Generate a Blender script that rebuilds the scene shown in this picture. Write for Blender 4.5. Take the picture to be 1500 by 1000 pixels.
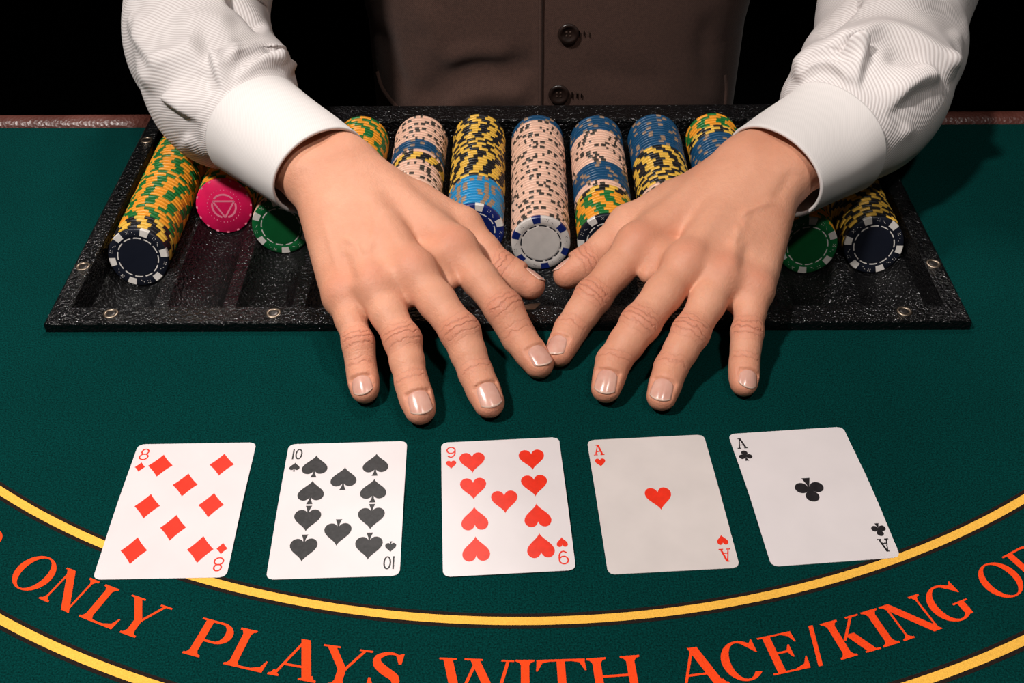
import bpy, bmesh, math, random
import numpy as np
from mathutils import Matrix, Vector

for o in list(bpy.data.objects):
    bpy.data.objects.remove(o)
scene = bpy.context.scene
col = scene.collection
random.seed(7)
rng = np.random.default_rng(7)
S, TZ = 0.001, 0.78            # all lengths below are millimetres, z = 0 on the felt; the felt lies 0.78 m above the floor


def w2(p):                     # millimetres -> metres
    return Vector((p[0] * S, p[1] * S, p[2] * S + TZ))


# ------------------------------------------------------------------ camera
FOC, CH = 1575.43, 415.67
CF = np.array([-0.0052485, 0.7572838, -0.6530648])
CR = np.array([0.9999825, 0.0021915, -0.0054954])
CU = np.array([0.0027304, 0.6530823, 0.7572821])
CAM = np.array([0, 0, CH])
cd = bpy.data.cameras.new('camera')
cam = bpy.data.objects.new('camera', cd)
col.objects.link(cam)
cd.sensor_fit = 'HORIZONTAL'
cd.sensor_width = 36
cd.lens = FOC / 1500 * 36
cd.clip_start = 0.01
m = Matrix.Identity(4)
for i in range(3):
    m[i][0], m[i][1], m[i][2] = CR[i], CU[i], -CF[i]
m.translation = w2(CAM)
cam.matrix_world = m
scene.camera = cam

# ------------------------------------------------------------------ world, lights, exposure
wd = bpy.data.worlds.new('dark_room')
scene.world = wd
wd.use_nodes = True
wd.node_tree.nodes['Background'].inputs[0].default_value = (1.0, 0.9, 0.8, 1)
wd.node_tree.nodes['Background'].inputs[1].default_value = 0.012


def spot(name, loc, target, power, size, cone=80, blend=0.6, color=(1, 0.95, 0.90)):
    ld = bpy.data.lights.new(name, 'SPOT')
    ld.energy = power
    ld.shadow_soft_size = size
    ld.spot_size = math.radians(cone)
    ld.spot_blend = blend
    ld.color = color
    o = bpy.data.objects.new(name, ld)
    col.objects.link(o)
    o.location = w2(loc)
    o.rotation_euler = (w2(target) - w2(loc)).to_track_quat('-Z', 'Y').to_euler()
    return o


spot('table_spot_light', (-700, 80, 1480), (-60, 540, 0), 112, 0.06, 60, 0.9)
spot('table_spot_light', (330, -120, 1500), (0, 660, 0), 28, 0.06, 60, 0.9)
spot('table_spot_light', (-40, 1435, 1450), (0, 480, 0), 50, 0.06, 75, 0.8)

vs = scene.view_settings
vs.view_transform = 'Standard'
vs.look = 'None'
vs.gamma = 1
vs.exposure = 0.0
vs.use_curve_mapping = False


# ------------------------------------------------------------------ geometry helpers
def A(*a):
    return np.array(a, float)


def nrm(v):
    v = np.asarray(v, float)
    return v / np.linalg.norm(v)


def P(x, y, z=0.0):            # the point at height z that the photograph shows at pixel (x, y)
    d = CF + CR * (x - 750) / FOC - CU * (y - 500) / FOC
    return CAM + (z - CH) / d[2] * d


def PY(x, y, Y):               # the same, on the vertical plane at depth Y
    d = CF + CR * (x - 750) / FOC - CU * (y - 500) / FOC
    return CAM + Y / d[1] * d


def proj(V):
    d = np.asarray(V) - CAM
    z = d @ CF
    return np.stack([750 + FOC * (d @ CR) / z, 500 - FOC * (d @ CU) / z], -1)


def link(o, parent=None):
    col.objects.link(o)
    if parent is not None:
        o.parent = parent
    return o


def origin_of(o):              # world origin of an unrotated parent chain, in millimetres
    v = Vector((0, 0, 0))
    while o is not None:
        v += o.location
        o = o.parent
    return A(v.x / S, v.y / S, (v.z - TZ) / S)


def mesh_data(name, V, Fc, mats, mi=None, smooth=True):
    me = bpy.data.meshes.new(name)
    V = np.asarray(V, float) * S
    me.from_pydata(V.tolist(), [], [list(map(int, f)) for f in Fc])
    for mm in (mats if isinstance(mats, (list, tuple)) else [mats]):
        me.materials.append(mm)
    if mi is not None:
        me.polygons.foreach_set('material_index', np.asarray(mi, np.int32))
    me.polygons.foreach_set('use_smooth', np.full(len(me.polygons), smooth))
    me.update()
    return me


def mk(name, V, Fc, mats, parent=None, origin=None, mi=None, smooth=True):
    V = np.asarray(V, float)
    if origin is None:
        origin = A(0, 0, 0) if parent is None else origin_of(parent)
    origin = np.asarray(origin, float)
    me = mesh_data(name, V - origin, Fc, mats, mi, smooth)
    o = link(bpy.data.objects.new(name, me), parent)
    if parent is None:
        o.location = w2(origin)
    else:
        o.location = Vector(tuple((origin - origin_of(parent)) * S))
    return o


def empty(name, loc):
    o = link(bpy.data.objects.new(name, None))
    o.empty_display_size = 0.02
    o.location = w2(loc)
    return o


def tag(o, label, cat, group=None):
    o['label'] = label
    o['category'] = cat
    if group:
        o['group'] = group
    return o


def fix_normals(o):
    bm = bmesh.new()
    bm.from_mesh(o.data)
    bmesh.ops.recalc_face_normals(bm, faces=bm.faces)
    bm.to_mesh(o.data)
    bm.free()
    return o


class MB:                      # collects vertices and faces
    def __init__(s):
        s.V, s.F, s.M = [], [], []

    def add(s, V, Fc, mi=0):
        n = len(s.V)
        s.V += [tuple(v) for v in V]
        s.F += [[n + i for i in f] for f in Fc]
        s.M += [mi] * len(Fc)
        return s

    def box(s, a, b, mi=0, bev=0):
        x0, y0, z0 = a
        x1, y1, z1 = b
        if bev <= 0:
            V = [(x, y, z) for z in (z0, z1) for y in (y0, y1) for x in (x0, x1)]
            return s.add(V, [(0, 2, 3, 1), (4, 5, 7, 6), (0, 1, 5, 4), (2, 6, 7, 3), (0, 4, 6, 2), (1, 3, 7, 5)], mi)
        rings = []
        c = bev
        for (ins, z) in ((c, z0), (0, z0 + c), (0, z1 - c), (c, z1)):
            X0, X1, Y0, Y1 = x0 + ins, x1 - ins, y0 + ins, y1 - ins
            rings.append([(X0 + c, Y0, z), (X1 - c, Y0, z), (X1, Y0 + c, z), (X1, Y1 - c, z), (X1 - c, Y1, z), (X0 + c, Y1, z), (X0, Y1 - c, z), (X0, Y0 + c, z)])
        V = sum(rings, [])
        Fc = [list(range(7, -1, -1)), list(range(24, 32))]
        for k in range(3):
            for i in range(8):
                j = (i + 1) % 8
                Fc.append((k * 8 + i, k * 8 + j, k * 8 + 8 + j, k * 8 + 8 + i))
        return s.add(V, Fc, mi)

    def build(s, name, mats, parent=None, origin=None, smooth=False):
        return mk(name, s.V, s.F, mats, parent, origin, s.M, smooth)


def grid_faces(nu, nv, closed_v=False, flip=False):
    Fc = []
    for i in range(nu - 1):
        for j in range(nv if closed_v else nv - 1):
            k = (j + 1) % nv
            q = (i * nv + j, i * nv + k, (i + 1) * nv + k, (i + 1) * nv + j)
            Fc.append(q[::-1] if flip else q)
    return Fc


def lathe(prof, seg=32, close=False):       # profile (r, z) -> vertices and faces about z; poles at r = 0 collapse
    V, Fc, idx = [], [], []
    for (r, z) in prof:
        if r < 1e-6:
            idx.append([len(V)] * seg)
            V.append((0, 0, z))
        else:
            idx.append(list(range(len(V), len(V) + seg)))
            V += [(r * math.cos(2 * math.pi * j / seg), r * math.sin(2 * math.pi * j / seg), z) for j in range(seg)]
    for a, b in zip(idx[:-1], idx[1:]):
        for j in range(seg):
            k = (j + 1) % seg
            f = []
            for q in (a[j], a[k], b[k], b[j]):
                if q not in f:
                    f.append(q)
            if len(f) > 2:
                Fc.append(f)
    return V, Fc


def prism(poly, z0, z1):                    # flat outline -> slab
    n = len(poly)
    V = [(x, y, z0) for x, y in poly] + [(x, y, z1) for x, y in poly]
    Fc = [list(range(n - 1, -1, -1)), list(range(n, 2 * n))]
    Fc += [(i, (i + 1) % n, n + (i + 1) % n, n + i) for i in range(n)]
    return V, Fc


def catmull(pts, n):
    pts = np.asarray(pts, float)
    q = np.vstack([2 * pts[0] - pts[1], pts, 2 * pts[-1] - pts[-2]])
    out = []
    for t in np.linspace(0, len(pts) - 1 - 1e-9, n):
        i = int(t)
        f = t - i
        a, b, c, d = q[i], q[i + 1], q[i + 2], q[i + 3]
        out.append(0.5 * (2 * b + (c - a) * f + (2 * a - 5 * b + 4 * c - d) * f * f + (3 * b - a - 3 * c + d) * f ** 3))
    return np.array(out)


def stroke(pts, w, closed=False):           # flat polyline of width w -> vertices, faces
    p = np.asarray(pts, float)
    n = len(p)
    if closed:
        t = np.roll(p, -1, 0) - np.roll(p, 1, 0)
    else:
        t = np.gradient(p, axis=0)
    t /= np.linalg.norm(t, axis=1)[:, None] + 1e-12
    nn = np.stack([-t[:, 1], t[:, 0]], -1)
    w = np.broadcast_to(np.asarray(w, float), (n,))[:, None] / 2
    V = np.vstack([p + nn * w, p - nn * w])
    Fc = []
    for i in range(n if closed else n - 1):
        j = (i + 1) % n
        Fc.append((i, n + i, n + j, j))
    return V.tolist(), Fc


# ------------------------------------------------------------------ materials
class NT:
    def __init__(s, name):
        s.m = bpy.data.materials.new(name)
        s.m.use_nodes = True
        s.t = s.m.node_tree
        s.b = s.t.nodes['Principled BSDF']

    def n(s, typ, **kw):
        nd = s.t.nodes.new(typ)
        for k, v in kw.items():
            if k.startswith('i_'):
                key = k[2:].replace('_', ' ')
                nd.inputs[key].default_value = v
            else:
                setattr(nd, k, v)
        return nd

    def l(s, a, b):
        s.t.links.new(a, b)

    def math(s, op, a, b=None, c=None):
        nd = s.n('ShaderNodeMath', operation=op)
        for i, v in enumerate((a, b, c)):
            if v is None:
                continue
            if isinstance(v, (int, float)):
                nd.inputs[i].default_value = v
            else:
                s.l(v, nd.inputs[i])
        return nd.outputs[0]

    def ramp(s, fac, stops):
        r = s.n('ShaderNodeValToRGB')
        e = r.color_ramp.elements
        while len(e) < len(stops):
            e.new(0.5)
        for el, (p, c) in zip(e, stops):
            el.position = p
            el.color = (*c, 1) if len(c) == 3 else c
        s.l(fac, r.inputs[0])
        return r.outputs[0]

    def mix(s, fac, a, b, blend='MIX'):
        nd = s.n('ShaderNodeMix', data_type='RGBA', blend_type=blend)
        for i, v in ((0, fac), (6, a), (7, b)):
            if isinstance(v, (int, float)):
                nd.inputs[i].default_value = v
            elif isinstance(v, tuple):
                nd.inputs[i].default_value = (*v, 1)
            else:
                s.l(v, nd.inputs[i])
        return nd.outputs[2]

    def bump(s, h, strength=0.3, dist=0.001):
        nd = s.n('ShaderNodeBump')
        nd.inputs['Strength'].default_value = strength
        nd.inputs['Distance'].default_value = dist
        s.l(h, nd.inputs['Height'])
        s.l(nd.outputs[0], s.b.inputs['Normal'])
        return nd

    def set(s, color=None, rough=None, spec=None, **kw):
        if color is not None:
            s.b.inputs['Base Color'].default_value = (*color, 1)
        if rough is not None:
            s.b.inputs['Roughness'].default_value = rough
        if spec is not None:
            s.b.inputs['Specular IOR Level'].default_value = spec
        for k, v in kw.items():
            s.b.inputs[k.replace('_', ' ')].default_value = v
        return s

    def noise(s, scale, detail=2, rough=0.5, vec=None, dim='3D'):
        nd = s.n('ShaderNodeTexNoise')
        nd.inputs['Scale'].default_value = scale
        nd.inputs['Detail'].default_value = detail
        nd.inputs['Roughness'].default_value = rough
        if vec is None:
            vec = s.obj()
        s.l(vec, nd.inputs['Vector'])
        return nd.outputs['Fac']

    def obj(s):
        if not hasattr(s, '_tc'):
            s._tc = s.n('ShaderNodeTexCoord')
        return s._tc.outputs['Object']


def lin(r, g, b):
    f = lambda c: (c / 255 / 12.92) if c / 255 <= 0.04045 else ((c / 255 + 0.055) / 1.055) ** 2.4
    return (f(r), f(g), f(b))


def simple(name, color, rough=0.5, spec=0.5, var=0.12, scale=60, bump=0.0, bscale=600, **kw):
    t = NT(name)
    t.set(None, rough, spec, **kw)
    f = t.noise(scale, 3)
    c2 = tuple(c * (1 - var) for c in color)
    c3 = tuple(min(1, c * (1 + var)) for c in color)
    t.l(t.ramp(f, [(0.3, c2), (0.7, c3)]), t.b.inputs['Base Color'])
    if bump:
        t.bump(t.noise(bscale, 3), bump, 0.0005)
    return t.m


def felt_mat(name, c, var=0.35):
    t = NT(name)
    t.set(None, 1.0, 0.04)
    f1 = t.noise(1150, 2, 0.7)
    f2 = t.noise(14, 3)
    a = t.ramp(f1, [(0.3, tuple(x * (1 - var) for x in c)), (0.72, tuple(min(1, x * (1 + var)) for x in c))])
    b = t.ramp(f2, [(0.3, (0.86, 0.86, 0.86)), (0.7, (1, 1, 1))])
    t.l(t.mix(1.0, a, b, 'MULTIPLY'), t.b.inputs['Base Color'])
    t.bump(f1, 0.5, 0.0006)
    return t.m


M = {}
M['felt'] = felt_mat('green_felt', (0.0004, 0.0305, 0.0275), 0.65)
M['print_yellow'] = felt_mat('yellow_print', (0.88, 0.47, 0.07), 0.12)
M['print_dark'] = felt_mat('dark_print_border', (0.018, 0.012, 0.010), 0.3)
M['print_orange'] = felt_mat('orange_print', (0.92, 0.065, 0.012), 0.12)
M['floor'] = simple('dark_carpet', (0.004, 0.004, 0.0045), 0.95, 0.05, 0.3, 200)
M['wall'] = simple('dark_wall_paint', (0.006, 0.006, 0.007), 0.9, 0.1, 0.2, 3)
M['wood'] = simple('dark_wood', (0.03, 0.013, 0.008), 0.45, 0.4, 0.4, 25)
M['card'] = simple('white_card_stock', (0.66, 0.60, 0.605), 0.36, 0.45, 0.03, 40)
M['card_worn'] = simple('worn_ivory_card_stock', (0.60, 0.535, 0.515), 0.42, 0.4, 0.05, 40)
M['ink_red'] = simple('red_card_ink', (0.72, 0.028, 0.010), 0.4, 0.4, 0.08, 300)
M['ink_black'] = simple('black_card_ink', (0.014, 0.012, 0.014), 0.42, 0.4, 0.3, 400)
M['ink_black_worn'] = simple('worn_black_card_ink', (0.016, 0.014, 0.015), 0.45, 0.4, 0.5, 500)


def leather():
    t = NT('brown_leather')
    t.set(None, 0.38, 0.5)
    v = t.n('ShaderNodeTexVoronoi')
    v.inputs['Scale'].default_value = 420
    t.l(t.obj(), v.inputs['Vector'])
    t.l(t.ramp(t.noise(30, 4), [(0.3, (0.075, 0.022, 0.016)), (0.7, (0.13, 0.045, 0.034))]), t.b.inputs['Base Color'])
    t.bump(v.outputs['Distance'], 0.5, 0.0008)
    return t.m


def crinkle():
    t = NT('black_crinkle_plastic')
    t.set((0.0035, 0.0035, 0.004), 0.17, 0.4)
    f = t.noise(470, 2, 0.55)
    t.bump(f, 1.0, 0.0026)
    return t.m


M['leather'] = leather()
M['tray'] = crinkle()
M['steel'] = simple('dull_steel', (0.26, 0.205, 0.155), 0.4, 0.5, 0.2, 300, Metallic=1.0)
M['steel_dark'] = simple('dark_screw_steel', (0.10, 0.09, 0.085), 0.4, 0.5, 0.3, 300, Metallic=1.0)


def plastic(name, c, rough=0.36, var=0.08):
    return simple(name, c, rough, 0.45, var, 150)


M['chip_orange'] = plastic('orange_yellow_clay', (0.80, 0.31, 0.022))
M['chip_yellow'] = plastic('yellow_clay', (0.74, 0.44, 0.06))
M['chip_green'] = plastic('green_clay', (0.010, 0.15, 0.030))
M['chip_black'] = plastic('black_clay', (0.010, 0.010, 0.012))
M['chip_peach'] = plastic('peach_clay', (0.76, 0.47, 0.35))
M['chip_brown'] = plastic('dark_brown_clay', (0.050, 0.040, 0.032))
M['chip_navy'] = plastic('petrol_blue_clay', (0.006, 0.060, 0.145))
M['chip_tan'] = plastic('tan_clay', (0.30, 0.19, 0.12))
M['chip_sky'] = plastic('sky_blue_clay', (0.008, 0.22, 0.47))
M['chip_dgreen'] = plastic('deep_green_clay', (0.004, 0.115, 0.030))
M['chip_dgreen_in'] = plastic('dark_green_clay', (0.003, 0.085, 0.022))
M['chip_royal'] = plastic('royal_blue_clay', (0.006, 0.016, 0.125))
M['chip_royal_in'] = plastic('deep_royal_blue_clay', (0.004, 0.011, 0.085))
M['chip_ink'] = plastic('blue_black_clay', (0.007, 0.009, 0.017))
M['chip_white'] = plastic('white_clay', (0.66, 0.62, 0.58))
M['chip_grey'] = plastic('pale_grey_clay', (0.58, 0.53, 0.50))
M['chip_pink'] = plastic('hot_pink_clay', (0.72, 0.008, 0.095))
M['chip_pink_pale'] = plastic('pale_pink_clay', (0.80, 0.22, 0.32))


def skin_mat():
    t = NT('skin')
    t.set(None, 0.54, 0.32)
    at = lambda n: t.n('ShaderNodeAttribute', attribute_name=n).outputs['Fac']
    n1 = t.noise(26, 4, 0.6)
    n2 = t.noise(240, 3, 0.6)
    base = t.ramp(n1, [(0.30, (0.61, 0.268, 0.163)), (0.72, (0.71, 0.35, 0.228))])
    base = t.mix(t.math('MULTIPLY', t.math('ADD', n2, -0.35), 0.5), base, (0.55, 0.25, 0.16))
    redf = t.math('MULTIPLY', at('red'), t.math('ADD', t.math('MULTIPLY', n1, 0.8), 0.45))
    base = t.mix(redf, base, (0.58, 0.19, 0.115))
    # creases across the knuckles
    u = at('crease_u')
    w = at('crease_w')
    nz = t.noise(150, 3, 0.6)
    ph = t.math('ADD', t.math('MULTIPLY', u, 1.7), t.math('MULTIPLY', nz, 13.0))
    s = t.math('SINE', ph)
    line = t.math('POWER', t.math('MULTIPLY', t.math('ADD', s, 1.0), 0.5), 4.0)
    line = t.math('MULTIPLY', line, w)
    base = t.mix(t.math('MULTIPLY', line, 0.42), base, (0.33, 0.115, 0.07))
    t.l(base, t.b.inputs['Base Color'])
    v = t.n('ShaderNodeTexVoronoi')
    v.inputs['Scale'].default_value = 900
    t.l(t.obj(), v.inputs['Vector'])
    h = t.math('ADD', t.math('MULTIPLY', v.outputs['Distance'], 0.10), t.math('MULTIPLY', t.noise(420, 4, 0.65), 0.6))
    h = t.math('SUBTRACT', h, t.math('MULTIPLY', line, 0.7))
    t.bump(h, 0.55, 0.0011)
    t.b.inputs['Subsurface Weight'].default_value = 0.16
    t.b.inputs['Subsurface Radius'].default_value = (1.0, 0.35, 0.18)
    t.b.inputs['Subsurface Scale'].default_value = 0.004
    return t.m


def nail_mat():
    t = NT('fingernail_plate')
    t.set(None, 0.22, 0.5)
    t.l(t.ramp(t.noise(160, 2), [(0.3, (0.58, 0.29, 0.225)), (0.7, (0.66, 0.37, 0.295))]), t.b.inputs['Base Color'])
    t.b.inputs['Subsurface Weight'].default_value = 0.1
    t.b.inputs['Subsurface Scale'].default_value = 0.002
    return t.m


def shirt_mat(name, ribs):
    t = NT(name)
    t.set(None, 0.8, 0.2)
    t.b.inputs['Sheen Weight'].default_value = 0.05
    uv = t.n('ShaderNodeUVMap')
    sep = t.n('ShaderNodeSeparateXYZ')
    t.l(uv.outputs[0], sep.inputs[0])
    if ribs:
        s = t.math('SINE', t.math('MULTIPLY', sep.outputs[0], 2 * math.pi))
        f = t.math('ADD', t.math('MULTIPLY', s, 0.5), 0.5)
        t.l(t.ramp(f, [(0.10, (0.54, 0.485, 0.475)), (0.65, (0.70, 0.65, 0.64))]), t.b.inputs['Base Color'])
        t.bump(t.math('ADD', t.math('MULTIPLY', f, 0.8), t.math('MULTIPLY', t.noise(900, 2), 0.3)), 0.35, 0.0006)
    else:
        s = t.math('SINE', t.math('MULTIPLY', t.math('ADD', sep.outputs[0], sep.outputs[1]), 2 * math.pi))
        f = t.math('ADD', t.math('MULTIPLY', s, 0.5), 0.5)
        t.l(t.ramp(f, [(0.2, (0.665, 0.62, 0.605)), (0.8, (0.71, 0.665, 0.65))]), t.b.inputs['Base Color'])
        t.bump(t.math('ADD', t.math('MULTIPLY', f, 0.3), t.math('MULTIPLY', t.noise(900, 2), 0.4)), 0.15, 0.0004)
    return t.m


def vest_mat():
    t = NT('brown_wool_weave')
    t.set(None, 0.85, 0.2)
    t.b.inputs['Sheen Weight'].default_value = 0.1
    sep = t.n('ShaderNodeSeparateXYZ')
    t.l(t.obj(), sep.inputs[0])
    sx = t.math('SINE', t.math('MULTIPLY', sep.outputs[0], 4200))
    sz = t.math('SINE', t.math('MULTIPLY', sep.outputs[2], 4200))
    wv = t.math('ADD', t.math('MULTIPLY', t.math('MULTIPLY', sx, sz), 0.5), 0.5)
    f = t.math('ADD', t.math('MULTIPLY', wv, 0.45), t.math('MULTIPLY', t.noise(420, 3), 0.55))
    t.l(t.ramp(f, [(0.25, (0.044, 0.022, 0.0165)), (0.8, (0.098, 0.052, 0.040))]), t.b.inputs['Base Color'])
    t.bump(f, 0.4, 0.0006)
    return t.m


M['skin'] = skin_mat()
M['nail'] = nail_mat()
M['nail_tip'] = simple('nail_free_edge', (0.66, 0.45, 0.36), 0.3, 0.5, 0.05)
M['shirt'] = shirt_mat('white_ribbed_shirting', True)
M['cuff'] = shirt_mat('white_cuff_cotton', False)
M['vest'] = vest_mat()
M['button'] = simple('dark_brown_horn', (0.018, 0.010, 0.008), 0.3, 0.5, 0.3, 200)
M['thread'] = simple('dark_brown_thread', (0.06, 0.037, 0.028), 0.8, 0.2, 0.2, 600)
M['trousers'] = simple('black_trouser_cloth', (0.006, 0.006, 0.007), 0.9, 0.1, 0.2, 300)
M['hair'] = simple('short_brown_hair', (0.035, 0.02, 0.012), 0.6, 0.3, 0.4, 400)
M['shoe'] = simple('black_shoe_leather', (0.006, 0.006, 0.006), 0.4, 0.4, 0.2, 100)

# ------------------------------------------------------------------ the room
mb = MB().box((-3000, -2500, -800), (3000, 3600, -780))
o = mb.build('floor', M['floor'])
o['kind'] = 'structure'
mb = MB().box((-3000, 3500, -780), (3000, 3600, 1900))
o = mb.build('wall_back', M['wall'])
o['kind'] = 'structure'

# ------------------------------------------------------------------ the table
TX0, TX1, TY0, TY1 = -282.7, 269.8, 491.6, 757.0           # chip tray outline
CX, CY = 3.0, 762.0                                        # centre of the printed arcs
EDGE = 736.0
RT = 860.0
table = empty('gaming_table', (0, 300, -780))
tag(table, 'green felt card table with yellow arcs and orange lettering', 'table')
arc = [(CX + RT * math.sin(t), EDGE - RT * math.cos(t)) for t in np.linspace(-math.pi / 2, math.pi / 2, 90)]
notch = [(TX1 - 6, EDGE), (TX1 - 6, TY0 + 6), (TX0 + 6, TY0 + 6), (TX0 + 6, EDGE)]
outline = arc + notch
V, Fc = prism(outline, -4, 0)
mk('felt_top', V, Fc, M['felt'], table, smooth=False)
V, Fc = prism(outline, -45, -4)
mk('tabletop_board', V, Fc, M['wood'], table, smooth=False)


def rail(name, path, r, parent, squash=1.0):
    path = np.asarray(path, float)
    t = np.gradient(path, axis=0)
    t /= np.linalg.norm(t, axis=1)[:, None]
    nv = 20
    V = []
    for p, d in zip(path, t):
        s = nrm(np.cross(d, A(0, 0, 1)))
        for j in range(nv):
            a = 2 * math.pi * j / nv
            V.append(p + s * r * math.cos(a) + A(0, 0, 1) * r * squash * math.sin(a))
    Fc = grid_faces(len(path), nv, True)
    n = len(V)
    Fc.append(list(range(nv))[::-1])
    Fc.append(list(range(n - nv, n)))
    o = mk(name, V, Fc, M['leather'], parent)
    return fix_normals(o)


rail('padded_edge', [(x, EDGE + 9, -6) for x in np.linspace(CX - RT, TX0 - 1, 20)], 10, table, 1.1)
rail('padded_edge', [(x, EDGE + 9, -6) for x in np.linspace(TX1 + 1, CX + RT, 20)], 10, table, 1.1)
rail('armrest', [(CX + (RT + 35) * math.sin(t), EDGE - (RT + 35) * math.cos(t), 0) for t in np.linspace(-math.pi / 2, math.pi / 2, 80)], 42, table, 0.7)
for sx in (-1, 1):
    mb = MB()
    mb.box((CX + sx * 430 - 45, 380, -780), (CX + sx * 430 + 45, 480, -45), 0, 4)
    mb.box((CX + sx * 430 - 60, 180, -780), (CX + sx * 430 + 60, 680, -740), 0, 4)
    mb.build('leg', M['wood'], table)


def arc_band(name, c, r0, r1, z, mat):
    a = np.linspace(-0.95, 0.95, 160)
    V = [(c[0] + r0 * math.sin(t), c[1] - r0 * math.cos(t), z) for t in a] + [(c[0] + r1 * math.sin(t), c[1] - r1 * math.cos(t), z) for t in a]
    n = len(a)
    Fc = [(i, n + i, n + i + 1, i + 1) for i in range(n - 1)]
    return mk(name, V, Fc, mat, table, smooth=False)


for c, r in (((0.5, 773.3), 486.0), ((6.4, 751.6), 522.9)):
    arc_band('arc_border', c, r - 4.0, r + 4.0, 0.12, M['print_dark'])
    arc_band('arc_line', c, r - 2.15, r + 2.15, 0.2, M['print_yellow'])


# lettering printed on the felt (outlined serif capitals, height 1)
def q_rect(x0, y0, x1, y1):
    return ([(x0, y0), (x1, y0), (x1, y1), (x0, y1)], [(0, 1, 2, 3)])


def q_bar(x0, y0, x1, y1, w):               # slanted bar with level ends, w measured along x
    return ([(x0, y0), (x0 + w, y0), (x1 + w, y1), (x1, y1)], [(0, 1, 2, 3)])


def serif(x, y, L, up, th=0.045, w=0.19):   # bracketed foot serif under a stem that spans x..x+w
    s = 1 if up else -1
    pts = [(x - L, y), (x + w + L, y), (x + w + L, y + s * th), (x + w + L * 0.4, y + s * th * 1.5), (x + w, y + s * th * 3.2), (x, y + s * th * 3.2), (x - L * 0.4, y + s * th * 1.5), (x - L, y + s * th)]
    if s < 0:
        pts = pts[::-1]
    return (pts, [list(range(8))])


def ring(cx, cy, rx, ry, tx, ty, a0=0, a1=360, n=48, taper=None):
    a = np.radians(np.linspace(a0, a1, n))
    V = [(cx + rx * math.cos(t), cy + ry * math.sin(t)) for t in a]
    for k, t in enumerate(a):
        f = 1 if taper is None else taper(k / (n - 1))
        V.append((cx + (rx - tx * f) * math.cos(t), cy + (ry - ty * f) * math.sin(t)))
    return (V, [(i, i + 1, n + i + 1, n + i) for i in range(n - 1)])


ST = 0.19


def g_I(w):
    x = w / 2 - ST / 2
    return [q_rect(x, 0, x + ST, 1), serif(x, 0, 0.12, True), serif(x, 1, 0.12, False)]


def g_L(w):
    return [q_rect(0.12, 0, 0.12 + ST, 1), serif(0.12, 0, 0.11, True), serif(0.12, 1, 0.11, False), q_rect(0.2, 0, w - 0.03, 0.055),
            ([(w - 0.34, 0.05), (w - 0.03, 0.0), (w, 0.30), (w - 0.035, 0.30), (w - 0.12, 0.13)], [(0, 1, 2, 3, 4)])]


def g_N(w):
    return [q_rect(0.13, 0.0, 0.185, 0.97), q_rect(w - 0.185, 0, w - 0.13, 1), serif(0.13, 0, 0.12, True, w=0.055), serif(w - 0.185, 1, 0.12, False, w=0.055),
            q_bar(w - 0.30, -0.02, 0.02, 1, 0.24), q_rect(0.0, 0.955, 0.2, 1)]


def g_Y(w):
    c = w / 2
    return [q_rect(c - ST / 2, 0, c + ST / 2, 0.46), serif(c - ST / 2, 0, 0.12, True), q_bar(c - ST / 2, 0.42, 0.07, 1, 0.215), q_bar(c + 0.02, 0.42, w - 0.2, 1, 0.075),
            q_rect(0, 0.955, 0.40, 1), q_rect(w - 0.31, 0.955, w, 1)]


def g_P(w):
    return [q_rect(0.12, 0, 0.12 + ST, 1), serif(0.12, 0, 0.12, True), q_rect(0, 0.955, 0.14, 1), q_rect(0.28, 0.945, w - 0.36, 1), q_rect(0.28, 0.42, w - 0.36, 0.475),
            ring(w - 0.36, 0.71, 0.36, 0.29, 0.19, 0.055, -90, 90, 24)]


def g_A(w):
    c = w / 2
    return [q_bar(w - 0.12 - 0.215, 0, c - 0.13, 1.03, 0.23), q_bar(0.1, 0, c - 0.06, 1.0, 0.07), q_rect(0.26, 0.30, w - 0.3, 0.355),
            serif(0.1, 0, 0.1, True, w=0.06), serif(w - 0.12 - 0.2, 0, 0.11, True, w=0.2)]


def g_W(w):
    h = w / 2
    return [q_bar(h * 0.5 - 0.06, -0.02, 0.08, 1, 0.215), q_bar(h * 0.5 + 0.06, -0.02, h - 0.03, 0.98, 0.075), q_bar(h * 1.5 - 0.08, -0.02, h - 0.16, 1, 0.215), q_bar(h * 1.5 + 0.04, -0.02, w - 0.17, 1, 0.075),
            q_rect(0, 0.955, 0.4, 1), q_rect(h - 0.28, 0.955, h + 0.14, 1), q_rect(w - 0.29, 0.955, w, 1)]


def g_T(w):
    c = w / 2
    tri = lambda s: ([(c + s * (w / 2 - 0.03), 0.99), (c + s * w / 2, 0.70), (c + s * (w / 2 - 0.035), 0.70), (c + s * (w / 2 - 0.15), 0.91), (c + s * (w / 2 - 0.34), 0.95)], [(0, 1, 2, 3, 4)])
    return [q_rect(c - ST / 2, 0, c + ST / 2, 1), serif(c - ST / 2, 0, 0.14, True), q_rect(0.02, 0.945, w - 0.02, 1), tri(-1), tri(1)]


def g_H(w):
    return [q_rect(0.13, 0, 0.13 + ST, 1), q_rect(w - 0.13 - ST, 0, w - 0.13, 1), q_rect(0.2, 0.48, w - 0.2, 0.54)] + [serif(x, y, 0.13, u) for x in (0.13, w - 0.13 - ST) for y, u in ((0, True), (1, False))]


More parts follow.
